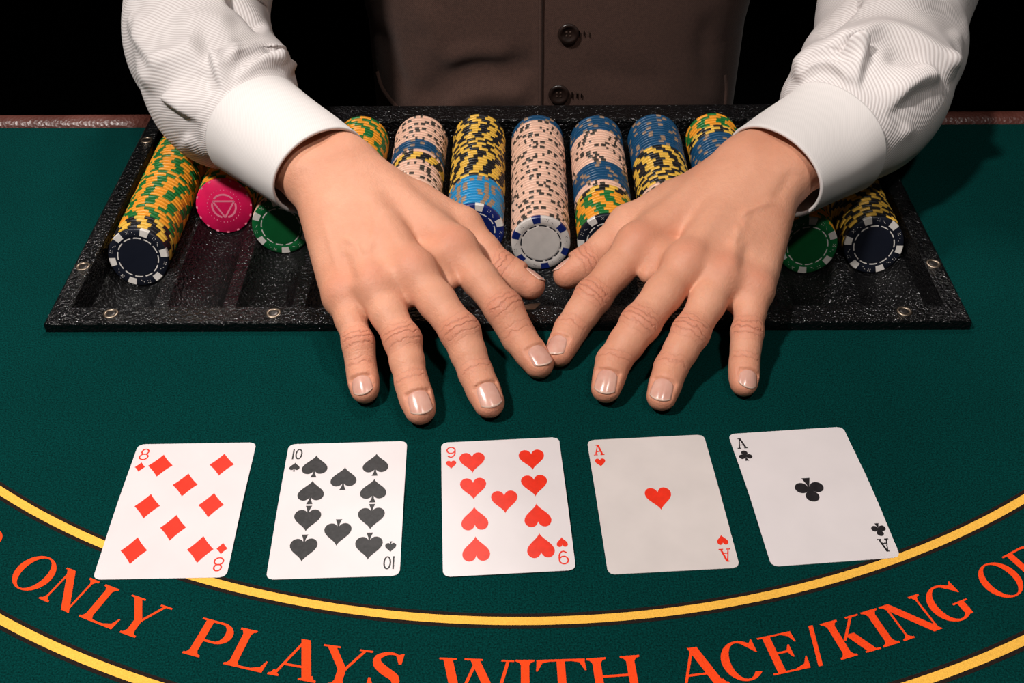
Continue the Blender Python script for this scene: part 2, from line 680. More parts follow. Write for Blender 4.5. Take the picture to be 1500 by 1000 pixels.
def g_E(w):
    return [q_rect(0.12, 0, 0.12 + ST, 1), q_rect(0, 0.955, w - 0.1, 1), q_rect(0, 0, w - 0.04, 0.045), q_rect(0.25, 0.49, 0.62, 0.54),
            ([(w - 0.36, 0.96), (w - 0.10, 1), (w - 0.08, 0.72), (w - 0.115, 0.72), (w - 0.2, 0.88)], [(0, 1, 2, 3, 4)]),
            ([(w - 0.40, 0.04), (w - 0.04, 0), (w, 0.30), (w - 0.035, 0.30), (w - 0.14, 0.13)], [(0, 1, 2, 3, 4)]),
            ([(0.62, 0.35), (0.655, 0.35), (0.655, 0.68), (0.62, 0.68), (0.53, 0.515)], [(0, 1, 2, 3, 4)])]


def g_O(w):
    a = np.radians(np.linspace(0, 360, 64))
    V = [(w / 2 + w / 2 * math.cos(t), 0.5 + 0.52 * math.sin(t)) for t in a] + [(w / 2 + (w / 2 - 0.19) * math.cos(t), 0.5 + 0.475 * math.sin(t)) for t in a]
    return [(V, [(i, i + 1, 65 + i, 64 + i) for i in range(63)])]


def g_C(w):
    return [ring(w / 2 + 0.03, 0.5, w / 2 + 0.03, 0.52, 0.20, 0.055, 48, 318, 48, lambda k: 1.0),
            ([(w - 0.20, 0.83), (w - 0.03, 0.66), (w, 0.66), (w - 0.02, 1.0), (w - 0.05, 1.0), (w - 0.1, 0.92), (w - 0.27, 0.93)], [tuple(range(7))])]


def g_G(w):
    return g_C(w) + [q_rect(w - 0.27, 0.06, w - 0.08, 0.40), ([(w - 0.39, 0.40), (w + 0.03, 0.40), (w + 0.03, 0.445), (w - 0.39, 0.445)], [(0, 1, 2, 3)]), ring(w / 2 + 0.02, 0.5, w / 2, 0.52, 0.1, 0.055, 285, 325, 8)]


def g_S(w):
    c = [(w - 0.06, 0.80), (w - 0.20, 0.955), (w * 0.45, 0.975), (0.13, 0.86), (0.14, 0.69), (w * 0.45, 0.53), (w - 0.16, 0.38), (w - 0.12, 0.2), (w * 0.52, 0.03), (0.22, 0.04), (0.05, 0.25)]
    k = np.array([0.03, 0.05, 0.07, 0.15, 0.20, 0.22, 0.20, 0.16, 0.07, 0.05, 0.03])
    pts = catmull(c, 60)
    ww = np.interp(np.linspace(0, 10, 60), np.arange(11), k)
    return [stroke(pts, ww), ([(w - 0.12, 0.72), (w - 0.06, 0.72), (w - 0.04, 1.0), (w - 0.08, 1.0), (w - 0.22, 0.93)], [tuple(range(5))]),
            ([(0.0, 0.0), (0.04, 0.0), (0.18, 0.07), (0.06, 0.32), (0.01, 0.32)], [tuple(range(5))])]


def g_K(w):
    return [q_rect(0.13, 0, 0.13 + ST, 1), serif(0.13, 0, 0.12, True), serif(0.13, 1, 0.12, False), q_bar(0.3, 0.42, w - 0.24, 1, 0.085), q_bar(w - 0.29, 0, 0.42, 0.56, 0.235),
            q_rect(w - 0.36, 0.955, w - 0.02, 1), q_rect(w - 0.36, 0, w + 0.02, 0.045)]


def g_R(w):
    return g_P(w - 0.12) + [q_bar(w - 0.25, 0, w - 0.66, 0.46, 0.22), q_rect(w - 0.3, 0, w + 0.03, 0.045)]


def g_slash(w):
    return [q_bar(0.0, -0.02, w - 0.11, 1.02, 0.11)]


GL = {'I': g_I, 'L': g_L, 'N': g_N, 'Y': g_Y, 'P': g_P, 'A': g_A, 'W': g_W, 'T': g_T, 'H': g_H, 'E': g_E, 'O': g_O, 'C': g_C, 'G': g_G, 'S': g_S, 'K': g_K, 'R': g_R, '/': g_slash}
TEXT = [('R', -32.9, -30.55), ('O', -28.60, -26.35), ('N', -26.12, -23.85), ('L', -23.45, -21.28), ('Y', -21.66, -19.15), ('P', -17.25, -15.24), ('L', -15.03, -12.87), ('A', -12.68, -10.15), ('Y', -10.42, -7.85), ('S', -7.76, -6.12),
        ('W', -4.35, -0.60), ('I', -0.53, 0.50), ('T', 0.54, 3.05), ('H', 3.12, 5.80), ('A', 7.35, 9.92), ('C', 9.84, 11.80), ('E', 12.10, 14.14), ('/', 14.42, 15.24), ('K', 15.63, 17.86), ('I', 17.98, 19.02), ('N', 19.15, 21.62), ('G', 21.62, 23.72), ('O', 25.15, 27.40), ('R', 27.50, 29.85)]
HC, RB = 19.3, 514.1
for ch, a0, a1 in TEXT:
    w = math.radians(a1 - a0) * 504 / HC
    ac = math.radians((a0 + a1) / 2)
    V, Fc = [], []
    for k, (pv, pf) in enumerate(GL[ch](w)):
        n = len(V)
        for (u, v) in pv:
            lx, ly = (u - w / 2) * HC, v * HC
            V.append((CX + (RB - ly) * math.sin(ac) + lx * math.cos(ac), CY - (RB - ly) * math.cos(ac) + lx * math.sin(ac), 0.2 + 0.004 * k))
        Fc += [[n + i for i in f] for f in pf]
    o = mk('letter', V, Fc, M['print_orange'], table, smooth=False)
    o['label'] = 'orange serif letter ' + ch + ' on the felt' if ch != '/' else 'orange slash on the felt'

# ------------------------------------------------------------------ the chip tray
tray = empty('chip_tray', (-6.4, 624, -45))
tag(tray, 'black crinkle-finish dealer chip tray with twelve grooves set into the table', 'tray')
RIMZ, SP, GR, RZ = 7.0, 44.0, 21.0, -11.0
TCX = (TX0 + TX1) / 2
colx = [TCX + (k - 5.5) * SP for k in range(12)]
IX0, IX1, IY0, IY1 = TX0 + 12.3, TX1 - 12.3, TY0 + 16, 733.5
prof = [(IX0, RIMZ - 0.5), (IX0 + 0.8, RZ)]
hw = math.sqrt(GR * GR - RZ * RZ)
for x in colx:
    for t in np.linspace(-hw, hw, 15):
        prof.append((x + t, -math.sqrt(GR * GR - t * t)))
prof += [(IX1 - 0.8, RZ), (IX1, RIMZ - 0.5)]
ys = list(np.linspace(IY0 - 0.5, IY1 + 0.5, 24))
V = [(x, y, z) for y in ys for (x, z) in prof]
n = len(prof)
Fc = grid_faces(len(ys), n)
# end walls
for yi, base in ((ys[0], 0), (ys[-1], (len(ys) - 1) * n)):
    k = len(V)
    V += [(x, yi, RIMZ - 0.5) for (x, z) in prof]
    Fc += [(base + i, base + i + 1, k + i + 1, k + i) for i in range(n - 1)]
o = mk('grooved_well', V, Fc, M['tray'], tray)
fix_normals(o)
bpy.context.view_layer.objects.active = o
md = o.modifiers.new('edges', 'EDGE_SPLIT')
md.split_angle = math.radians(40)
# underside shell
mb = MB()
mb.box((TX0 + 8, TY0 + 8, -45), (TX1 - 8, TY1 - 8, -23), 0, 1)
mb.build('tray_underside', M['tray'], tray)
# rim: one frame with a rounded lip
out = [(TX0, TY0), (TX1, TY0), (TX1, TY1), (TX0, TY1)]
inn = [(IX0, IY0), (IX1, IY0), (IX1, IY1), (IX0, IY1)]


def inset(pts, d):
    cx = sum(p[0] for p in pts) / 4
    cy = sum(p[1] for p in pts) / 4
    return [(x + (d if x < cx else -d), y + (d if y < cy else -d)) for x, y in pts]


loops = [(inset(out, 0), 0.05), (inset(out, 0), RIMZ - 1.2), (inset(out, 0.5), RIMZ - 0.4), (inset(out, 1.4), RIMZ), (inset(inn, -1.4), RIMZ), (inset(inn, -0.4), RIMZ - 0.5), (inn, RIMZ - 2)]
V, Fc = [], []
for pts, z in loops:
    V += [(x, y, z) for x, y in pts]
for k in range(len(loops) - 1):
    for i in range(4):
        j = (i + 1) % 4
        Fc.append((k * 4 + i, k * 4 + j, k * 4 + 4 + j, k * 4 + 4 + i))
o = mk('rim', V, Fc, M['tray'], tray, smooth=False)
sv = P(165, 453, RIMZ), P(402, 453, RIMZ), P(115, 390, RIMZ), P(222, 205, RIMZ), P(1090, 452, RIMZ)
sc = [(IX0 + 16, TY0 + 9), (sv[1][0], TY0 + 9), (TX0 + 6.5, sv[2][1]), (TX0 + 6.5, sv[3][1]), (2 * TCX - sv[1][0], TY0 + 9), (IX1 - 16, TY0 + 9), (TX1 - 6.5, sv[2][1]), (TX1 - 6.5, sv[3][1])]
sc[0] = (sv[0][0], TY0 + 9)
sc[5] = (2 * TCX - sv[0][0], TY0 + 9)
for x, y in sc:
    Vw, Fw = lathe([(2.6, 0.0), (2.8, 0.5), (3.9, 0.6), (4.5, 0.3), (4.6, 0.0)], 28)
    wsh = mk('screw', np.array(Vw) + A(x, y, RIMZ), Fw, M['steel'], tray)
    Vh, Fh = lathe([(0, 0.25), (0.9, 0.2), (2.0, 0.3), (2.6, 0.05)], 20)
    mk('screw_head', np.array(Vh) + A(x, y, RIMZ), Fh, M['steel_dark'], wsh)
# little flat silver patch in the middle of the front rim
pl = [P(758, 449, RIMZ + 0.25)[:2], P(764, 453.5, RIMZ + 0.25)[:2], P(783, 453, RIMZ + 0.25)[:2], P(792, 444, RIMZ + 0.25)[:2], P(776, 445, RIMZ + 0.25)[:2]]
V, Fc = prism([tuple(q) for q in pl], RIMZ, RIMZ + 0.3)
mk('silver_patch', V, Fc, M['steel'], tray, smooth=False)

# ------------------------------------------------------------------ the chips
CRD, CT = 19.6, 3.3
SEG = 72


def chip_mesh(name, base, mark, spans):          # spans: list of (start, end) degrees painted with the mark
    h = CT / 2
    prof = [(0, -h), (CRD - 4.6, -h), (CRD - 0.55, -h), (CRD - 0.12, -h + 0.18), (CRD, -h + 0.6), (CRD, h - 0.6), (CRD - 0.12, h - 0.18), (CRD - 0.55, h), (CRD - 4.6, h), (0, h)]
    V, Fc = lathe(prof, SEG)
    V = np.array(V)
    mi = []
    for f in Fc:
        c = V[list(f)].mean(0)
        a = math.degrees(math.atan2(c[1], c[0])) % 360
        r = math.hypot(c[0], c[1])
        mi.append(1 if r > CRD - 4.5 and any(s <= a < e for s, e in spans) else 0)
    me = mesh_data(name, V, Fc, [base, mark], mi, True)
    return me


def rep(n, pats):
    st = 360 / n
    return [(k * st + a, k * st + b) for k in range(n) for a, b in pats]


CHIP = {
    'yg': (chip_mesh('poker_chip_yellow_green', M['chip_orange'], M['chip_green'], rep(8, [(0, 20)])), 'orange-yellow chip with green blocks'),
    'yb': (chip_mesh('poker_chip_yellow_black', M['chip_black'], M['chip_yellow'], rep(9, [(0, 20)])), 'black chip with yellow blocks'),
    'pe': (chip_mesh('poker_chip_peach', M['chip_peach'], M['chip_brown'], rep(5, [(0, 7.6), (15, 22.6)])), 'peach chip with dark marks'),
    'nv': (chip_mesh('poker_chip_navy', M['chip_navy'], M['chip_tan'], rep(6, [(0, 7.6)])), 'petrol-blue chip with tan marks'),
    'sk': (chip_mesh('poker_chip_sky', M['chip_sky'], M['chip_tan'], rep(6, [(0, 7.6), (15, 22.6)])), 'sky-blue chip with tan marks'),
    'pw': (chip_mesh('poker_chip_pale', M['chip_peach'], M['chip_white'], rep(6, [(0, 20)])), 'peach poker chip with white edge blocks'),
}


def chip_matrix(x, y, z, tilt, spin):
    return Matrix.Translation(w2((x, y, z))) @ Matrix.Rotation(math.radians(90 - tilt), 4, 'X') @ Matrix.Rotation(math.radians(spin), 4, 'Z')


def flat_part(name, polys, mat, parent, z0, z1):
    V, Fc = [], []
    for p in polys:
        v, f = prism(p, z0, z1)
        n = len(V)
        V += v
        Fc += [[n + i for i in q] for q in f]
    me = mesh_data(name, V, Fc, mat, None, False)
    o = link(bpy.data.objects.new(name, me), parent)
    return o


def sector(r0, r1, a0, a1, n=6):
    a = np.radians(np.linspace(a0, a1, n))
    return [(r0 * math.cos(t), r0 * math.sin(t)) for t in a] + [(r1 * math.cos(t), r1 * math.sin(t)) for t in a[::-1]]


def disc(cx, cy, r, n=10):
    return [(cx + r * math.cos(2 * math.pi * k / n), cy + r * math.sin(2 * math.pi * k / n)) for k in range(n)]


def face_chip(mtx, body, block, inner, label, ink, dice=True):
    h = CT / 2
    prof = [(0, -h), (CRD - 0.5, -h), (CRD, -h + 0.5), (CRD, h - 0.5), (CRD - 0.5, h), (14.3, h), (13.9, h - 0.2), (12.6, h - 0.2), (12.3, h), (12.3, h), (0, h)]
    V, Fc = lathe(prof, SEG)
    me = mesh_data('poker_chip', V, Fc, body, None, True)
    o = link(bpy.data.objects.new('poker_chip', me))
    o.matrix_world = mtx
    tag(o, label, 'poker chip')
    V, Fc = lathe([(12.2, h - 0.05), (12.2, h + 0.05), (0, h + 0.05)], 48)
    e = link(bpy.data.objects.new('centre_inlay', mesh_data('centre_inlay', V, Fc, inner, None, False)), o)
    for k in range(6):
        a = 60 * k
        V, Fc = [], []
        pr = [(15.0, h + 0.08), (CRD - 0.45, h + 0.08), (CRD + 0.06, h - 0.5), (CRD + 0.06, -h + 0.5), (CRD - 0.4, -h - 0.02)]
        nn = 6
        for (r, z) in pr:
            V += [(r * math.cos(t), r * math.sin(t), z) for t in np.radians(np.linspace(a - 8.8, a + 8.8, nn))]
        Fc = grid_faces(len(pr), nn, False, True)
        link(bpy.data.objects.new('edge_block', mesh_data('edge_block', V, Fc, block, None, False)), o)
    flat_part('dashed_ring', [sector(12.9, 13.6, 30 * k + 4, 30 * k + 26) for k in range(12)], ink, o, h - 0.1, h + 0.02)
    if dice:
        polys = []
        for k in range(6):
            a = math.radians(60 * k + 30)
            c = A(math.cos(a), math.sin(a))
            s = A(-c[1], c[0])
            for j, side in enumerate((-1, 1)):
                ctr = c * (16.9 + 0.5 * side) + s * side * 2.0
                for (du, dv) in [((-.7, -.7), (.7, .7)), ((-.7, -.7), (.7, .7), (-.7, .7), (.7, -.7), (0, 0))][j] if k % 2 else [((-.7, -.7), (0, 0), (.7, .7)), ((-.7, .7), (.7, -.7), (.7, .7), (-.7, -.7))][j]:
                    q = ctr + c * du + s * dv
                    polys.append(disc(q[0], q[1], 0.26, 7))
        flat_part('dice_dots', polys, ink, o, h - 0.05, h + 0.04)
    return o


FLOORZ = -GR
NAMES = ['leftmost', 'second', 'third', 'fourth', 'fifth', 'sixth', 'seventh', 'eighth', 'ninth', 'tenth', 'eleventh', 'rightmost']


def zc(tilt):
    return FLOORZ + CRD * math.cos(math.radians(tilt)) + 0.35


def yb(px, py):
    return P(px, py, 17)[1]


chip_count = 0


def run(c, y, yend, kind, where, tilt):
    """chips standing in groove c, from y backwards to yend"""
    global chip_count
    me, lab = CHIP[kind]
    st = (CT + 0.06) / math.cos(math.radians(tilt))
    k = 0
    while y < yend - st * 0.45:
        o = link(bpy.data.objects.new('poker_chip', me))
        jx, jz = random.uniform(-0.35, 0.35), random.uniform(0, 0.25)
        o.matrix_world = chip_matrix(colx[c] + jx, y, zc(tilt) + jz, tilt + random.uniform(-0.3, 0.3), random.uniform(0, 360))
        k += 1
        sfx = 'th' if 10 < k % 100 < 20 else {1: 'st', 2: 'nd', 3: 'rd'}.get(k % 10, 'th')
        tag(o, '%s, %d%s from the front %s' % (lab, k, sfx, where), 'poker chip', lab.split(' chip')[0] + ' chips ' + where)
        chip_count += 1
        y += st
    return y


BACK = 720.0


def front_y(px, py, tilt):
    return P(px, py, zc(tilt) + 1)[1]


ST0 = CT + 0.06
# (groove, tilt, front chip, runs to the back); a run is (kind, end depth, where)
f0 = front_y(200, 374, 17)
face_chip(chip_matrix(colx[0], f0, zc(17), 17, 10), M['chip_ink'], M['chip_white'], M['chip_ink'], 'black chip with white blocks heading the leftmost row of the tray', M['chip_white'])
y = run(0, f0 + ST0 * 1.05, f0 + 18, 'yb', 'in the leftmost row', 17)
y = run(0, y, 700, 'yg', 'in the leftmost row', 17)

f1 = front_y(334, 299, 16)
me = CHIP['yg'][0]
V, Fc = lathe([(0, -CT / 2), (CRD - 0.5, -CT / 2), (CRD, -CT / 2 + 0.5), (CRD, CT / 2 - 0.5), (CRD - 0.5, CT / 2), (0, CT / 2)], SEG)
pk = link(bpy.data.objects.new('poker_chip', mesh_data('poker_chip_pink', V, Fc, M['chip_pink'], None, True)))
pk.matrix_world = chip_matrix(colx[1], f1, zc(16), 16, 0) 
tag(pk, 'hot pink poker chip with a triangle in a circle', 'poker chip')
h = CT / 2
flat_part('edge_dots', [sector(18.4, CRD - 0.1, 22.5 * k, 22.5 * k + 5.5, 3) for k in range(16)], M['chip_pink_pale'], pk, h - 0.1, h + 0.05)
flat_part('dotted_ring', [disc(11.6 * math.cos(t), 11.6 * math.sin(t), 0.35, 7) for t in np.radians(np.arange(0, 360, 12))], M['chip_pink_pale'], pk, h - 0.1, h + 0.05)
tri = [(8.2 * math.cos(math.radians(a)), 8.2 * math.sin(math.radians(a))) for a in (155, 25, 270)]
polys = []
for a0, a1 in ((38, 142), (165, 255), (285, 375)):
    polys.append(sector(7.6, 8.9, a0, a1, 20))
for i in range(3):
    p, q = np.array(tri[i]), np.array(tri[(i + 1) % 3])
    v, f = stroke([p, q], 1.2)
    polys.append([v[0], v[2], v[3], v[1]])
flat_part('triangle_emblem', polys, M['chip_pink_pale'], pk, h - 0.1, h + 0.07)
run(1, f1 + ST0 * 1.05, f1 + 34, 'yg', 'behind the pink chip', 16)

f2 = front_y(411, 329, 12)
face_chip(chip_matrix(colx[2], f2, zc(12), 12, 35), M['chip_dgreen'], M['chip_white'], M['chip_dgreen_in'], 'green chip with white blocks beside the pink chip', M['chip_white'])
y = run(2, f2 + ST0 * 1.05, f2 + 9, 'pe', 'behind the left green chip', 12)
run(2, y, y + 20, 'yg', 'behind the left green chip', 12)

y = run(3, 668, BACK, 'yg', 'in the fourth row', 10)

b = [yb(640, 237), yb(635, 226), yb(632, 220), yb(630, 208)]
y = run(4, 620, b[0], 'pe', 'in row five beside the hand', 12)
y = run(4, y, b[1], 'yb', 'in row five', 12)
y = run(4, y, b[2], 'pe', 'in row five, pale band', 12)
y = run(4, y, b[3], 'nv', 'in row five', 12)
y = run(4, y, BACK, 'pe', 'in row five, far end', 12)

f5 = front_y(705, 335, 9)
face_chip(chip_matrix(colx[5], f5, zc(9), 9, 20), M['chip_royal'], M['chip_white'], M['chip_royal_in'], 'royal blue chip with white blocks in front of the sky-blue chips', M['chip_white'])
y = run(5, f5 + ST0 * 1.05, yb(700, 258), 'sk', 'in the sixth row', 9)
y = run(5, y, BACK, 'yb', 'in the sixth row', 9)

f6 = front_y(791, 353, 7)
face_chip(chip_matrix(colx[6], f6, zc(7), 7, 40), M['chip_grey'], M['chip_royal'], M['chip_grey'], 'white chip with navy blocks in the middle between the thumbs', M['chip_ink'])
y = run(6, f6 + ST0 * 1.05, yb(788, 177), 'pe', 'in the long row between hands', 7)
y = run(6, y, BACK + 1, 'nv', 'of the long middle row', 7)

f7 = front_y(878, 350, 8)
face_chip(chip_matrix(colx[7], f7, zc(8), 8, 5), M['chip_ink'], M['chip_white'], M['chip_ink'], 'black chip with white blocks half behind the right thumb', M['chip_white'])
y = run(7, f7 + ST0 * 1.05, yb(880, 321), 'yb', 'behind the right thumb', 8)
y = run(7, y, yb(878, 279), 'yg', 'in the eighth row', 8)
y = run(7, y, yb(876, 274), 'yb', 'in row eight, dark band', 8)
y = run(7, y, yb(875, 266), 'pe', 'in row eight, thin band', 8)
y = run(7, y, yb(874, 240), 'nv', 'in row eight, near band', 8)
y = run(7, y, yb(868, 193), 'pe', 'in row eight, broad band', 8)
y = run(7, y, BACK, 'nv', 'in row eight, far end', 8)

y = run(8, 618, yb(962, 268), 'pe', 'in the ninth row', 10)
y = run(8, y, yb(958, 214), 'yb', 'in the ninth row', 10)
y = run(8, y, BACK, 'nv', 'in the ninth row', 10)

y = run(9, 650, yb(1035, 197), 'nv', 'in the tenth row', 10)
y = run(9, y, yb(1030, 186), 'yb', 'in the tenth row', 10)
y = run(9, y, BACK, 'yg', 'in the tenth row', 10)

f10 = front_y(1186, 357, 14)
face_chip(chip_matrix(colx[10], f10, zc(14), 14, 25), M['chip_dgreen'], M['chip_white'], M['chip_dgreen_in'], 'green chip with white blocks next to the right wrist', M['chip_white'])
run(10, f10 + ST0 * 1.05, f10 + 34, 'yg', 'behind the right green chip', 14)
f11 = front_y(1280, 356, 17)
face_chip(chip_matrix(colx[11], f11, zc(17), 17, 50), M['chip_ink'], M['chip_white'], M['chip_ink'], 'black chip with white blocks heading the rightmost row of the tray', M['chip_white'])
run(11, f11 + ST0 * 1.05, f11 + 62, 'yb', 'in the rightmost row', 17)
print('chips', chip_count + 9)


# ------------------------------------------------------------------ the playing cards
def card_outline(w=63, h=88, r=3.4, n=6):
    pts = []
    for cx, cy, a0 in ((w / 2 - r, h / 2 - r, 0), (-w / 2 + r, h / 2 - r, 90), (-w / 2 + r, -h / 2 + r, 180), (w / 2 - r, -h / 2 + r, 270)):
        for k in range(n + 1):
            a = math.radians(a0 + 90 * k / n)
            pts.append((cx + r * math.cos(a), cy + r * math.sin(a)))
    return pts


def heart(s):                                   # outline with the point down, about s wide
    pts = []
    for t in np.linspace(0, 2 * math.pi, 40, endpoint=False):
        x = 16 * math.sin(t) ** 3
        y = 13 * math.cos(t) - 5 * math.cos(2 * t) - 2 * math.cos(3 * t) - math.cos(4 * t)
        y = y + 2.5
        pts.append((x / 32 * s, y / 29 * s * 1.12))
    return [pts]


def spade(s):
    ht = [(x, -y * 0.92 + 0.07 * s) for x, y in heart(s)[0]]
    stem = [(0.02 * s, -0.20 * s), (0.045 * s, -0.42 * s), (0.12 * s, -0.625 * s), (-0.12 * s, -0.625 * s), (-0.045 * s, -0.42 * s), (-0.02 * s, -0.20 * s)]
    return [ht, stem]


def diamond(s):
    pts = []
    c = [(0, 0.62 * s), (0.5 * s, 0), (0, -0.62 * s), (-0.5 * s, 0)]
    for i in range(4):
        p, q = np.array(c[i]), np.array(c[(i + 1) % 4])
        for t in np.linspace(0, 1, 6, endpoint=False):
            m = p * (1 - t) + q * t
            pts.append(tuple(m * (1 - 0.22 * t * (1 - t))))
    return [pts]


def club(s):
    r = 0.24 * s
    return [disc(0, 0.30 * s, r, 20), disc(-0.27 * s, -0.10 * s, r, 20), disc(0.27 * s, -0.10 * s, r, 20), disc(0, 0, 0.14 * s, 12),
            [(0, 0), (0.05 * s, -0.25 * s), (0.15 * s, -0.55 * s), (-0.15 * s, -0.55 * s), (-0.05 * s, -0.25 * s)]]


SUIT = {'heart': heart, 'spade': spade, 'diamond': diamond, 'club': club}


def ell(cx, cy, rx, ry, n=28, a0=0, a1=360):
    return [(cx + rx * math.cos(t), cy + ry * math.sin(t)) for t in np.radians(np.linspace(a0, a1, n, endpoint=(a1 - a0) < 360))]


def index_strokes(ch):                          # 8 tall, centred
    w = 0.75
    if ch == '8':
        return [stroke(ell(0, 1.95, 1.75, 1.85), w, True), stroke(ell(0, -1.75, 2.15, 2.0), w, True)]
    if ch == '9':
        return [stroke(ell(0, 1.5, 2.1, 2.2), w, True), stroke(catmull([(2.1, 1.5), (1.9, -1.4), (0.9, -3.2), (-0.4, -3.6), (-1.7, -2.7)], 16), w)]
    if ch == '10':
        return [stroke([(-1.9, 3.7), (-1.9, -3.7)], w), stroke(ell(1.05, 0, 1.5, 3.45), w, True)]
    if ch == 'A':
        return [stroke([(-1.75, -3.4), (-0.1, 3.6)], 0.6), stroke([(1.75, -3.4), (0.1, 3.6)], 1.0), stroke([(-1.1, -1.1), (1.1, -1.1)], 0.6), stroke([(-2.8, -3.5), (-0.8, -3.5)], 0.6), stroke([(0.7, -3.5), (2.8, -3.5)], 0.6), stroke([(-1.1, 3.55), (0.5, 3.55)], 0.6)]


def make_card(x, y, a, bend, ink, suit, idx, pips, big, label, paper, lift=0.0):
    out = card_outline()
    z = lambda u, v: 0.35 + bend(u, v)
    # grid clipped to the rounded outline: rows follow the outline width
    nu, nv = 18, 26
    vs_ = np.concatenate([[-44, -43.4, -42.4, -41], np.linspace(-38, 38, nv), [41, 42.4, 43.4, 44]])
    V = []
    for v in vs_:
        d = max(0, abs(v) - (44 - 3.4))
        hw_ = 31.5 - 3.4 + math.sqrt(max(0, 3.4 ** 2 - d * d))
        for u in np.linspace(-hw_, hw_, nu):
            V.append((u, v, z(u, v)))
    n = len(V)
    Fc = grid_faces(len(vs_), nu, False, True)
    Fc = [f[::-1] for f in Fc]
    V2 = [(u, v, zz - 0.3) for u, v, zz in V]
    Fb = [[n + i for i in f[::-1]] for f in Fc]
    rows = len(vs_)
    rim = list(range(nu)) + [r * nu + nu - 1 for r in range(1, rows)] + [(rows - 1) * nu + k for k in range(nu - 2, -1, -1)] + [r * nu for r in range(rows - 2, 0, -1)]
    Fs = [(rim[i], n + rim[i], n + rim[(i + 1) % len(rim)], rim[(i + 1) % len(rim)]) for i in range(len(rim))]
    me = mesh_data('playing_card', V + V2, Fc + Fb + Fs, paper, None, False)
    o = link(bpy.data.objects.new('playing_card', me))
    fix_normals(o)
    o.location = w2((x, y, lift))
    o.rotation_euler = (0, 0, a)
    tag(o, label, 'playing card', 'row of five face-up playing cards')

    def part(name, shapes, px, py, flip):
        V, Fc = [], []
        for k, sh in enumerate(shapes):
            if isinstance(sh, tuple):
                pv, pf = sh
            else:
                c = np.mean(sh, 0)
                pv = [tuple(c)] + list(sh)
                pf = [(0, 1 + i, 1 + (i + 1) % len(sh)) for i in range(len(sh))]
            m0 = len(V)
            for (u, v) in pv:
                if flip:
                    u, v = -u, -v
                V.append((px + u, py + v, z(px + u, py + v) + 0.07 + 0.004 * k))
            Fc += [[m0 + i for i in f] for f in pf]
        me = mesh_data(name, V, Fc, ink, None, False)
        return link(bpy.data.objects.new(name, me), o)

    for (px, py, fl) in pips:
        part('pip', SUIT[suit](big), px, py, fl)
    for fl, s in ((False, 1), (True, -1)):
        part('index', index_strokes(idx), -26.3 * s, 36.4 * s, fl)
        part('small_pip', SUIT[suit](5.4 if suit != 'club' else 7.0), -26.4 * s, 27.2 * s, fl)
    return o


B = lambda k, kx=0, ky=0: (lambda u, v: k * (0.5 + 0.5 * math.cos(math.pi * min(1, abs(v) / 46))) + kx * (u + 32) / 64 + ky * (44 - v) / 88)
c8 = [(-16, 28, 0), (16, 28, 0), (0, 14, 0), (-16, 0, 0), (16, 0, 0), (0, -14, 1), (-16, -27.5, 1), (16, -27.5, 1)]
c10 = [(-15.8, 27.5, 0), (15.8, 27.5, 0), (0, 18.2, 0), (-15.8, 9.2, 0), (15.8, 9.2, 0), (-15.8, -8.6, 1), (15.8, -8.6, 1), (0, -17.8, 1), (-15.8, -26.6, 1), (15.8, -26.6, 1)]
c9 = [(-15.4, 28, 0), (15.8, 28, 0), (-15.4, 9.4, 0), (15.8, 9.4, 0), (0, -0.5, 0), (-15.4, -10, 1), (15.8, -10, 1), (-15.4, -28.5, 1), (15.8, -28.5, 1)]
make_card(-170.3, 355.1, 0.0197, B(0.9), M['ink_red'], 'diamond', '8', c8, 12.8, 'eight of diamonds lying leftmost, over the yellow arc', M['card'])
make_card(-89.1, 355.4, 0.0351, B(1.0), M['ink_black_worn'], 'spade', '10', c10, 13.4, 'ten of spades with ten black pips', M['card'])
make_card(-6.8, 357.2, 0.0624, B(1.1, 0, 0.5), M['ink_red'], 'heart', '9', c9, 13.4, 'nine of hearts with nine red pips', M['card'])
make_card(71.1, 358.8, 0.0636, B(0.6), M['ink_red'], 'heart', 'A', [(0, 0.4, 0)], 13.4, 'ace of hearts with a single red heart', M['card_worn'])
make_card(148.0, 363.9, 0.0866, B(1.6), M['ink_black'], 'club', 'A', [(0, 0.2, 1)], 14.5, 'ace of clubs with a single black club, lying rightmost', M['card'])


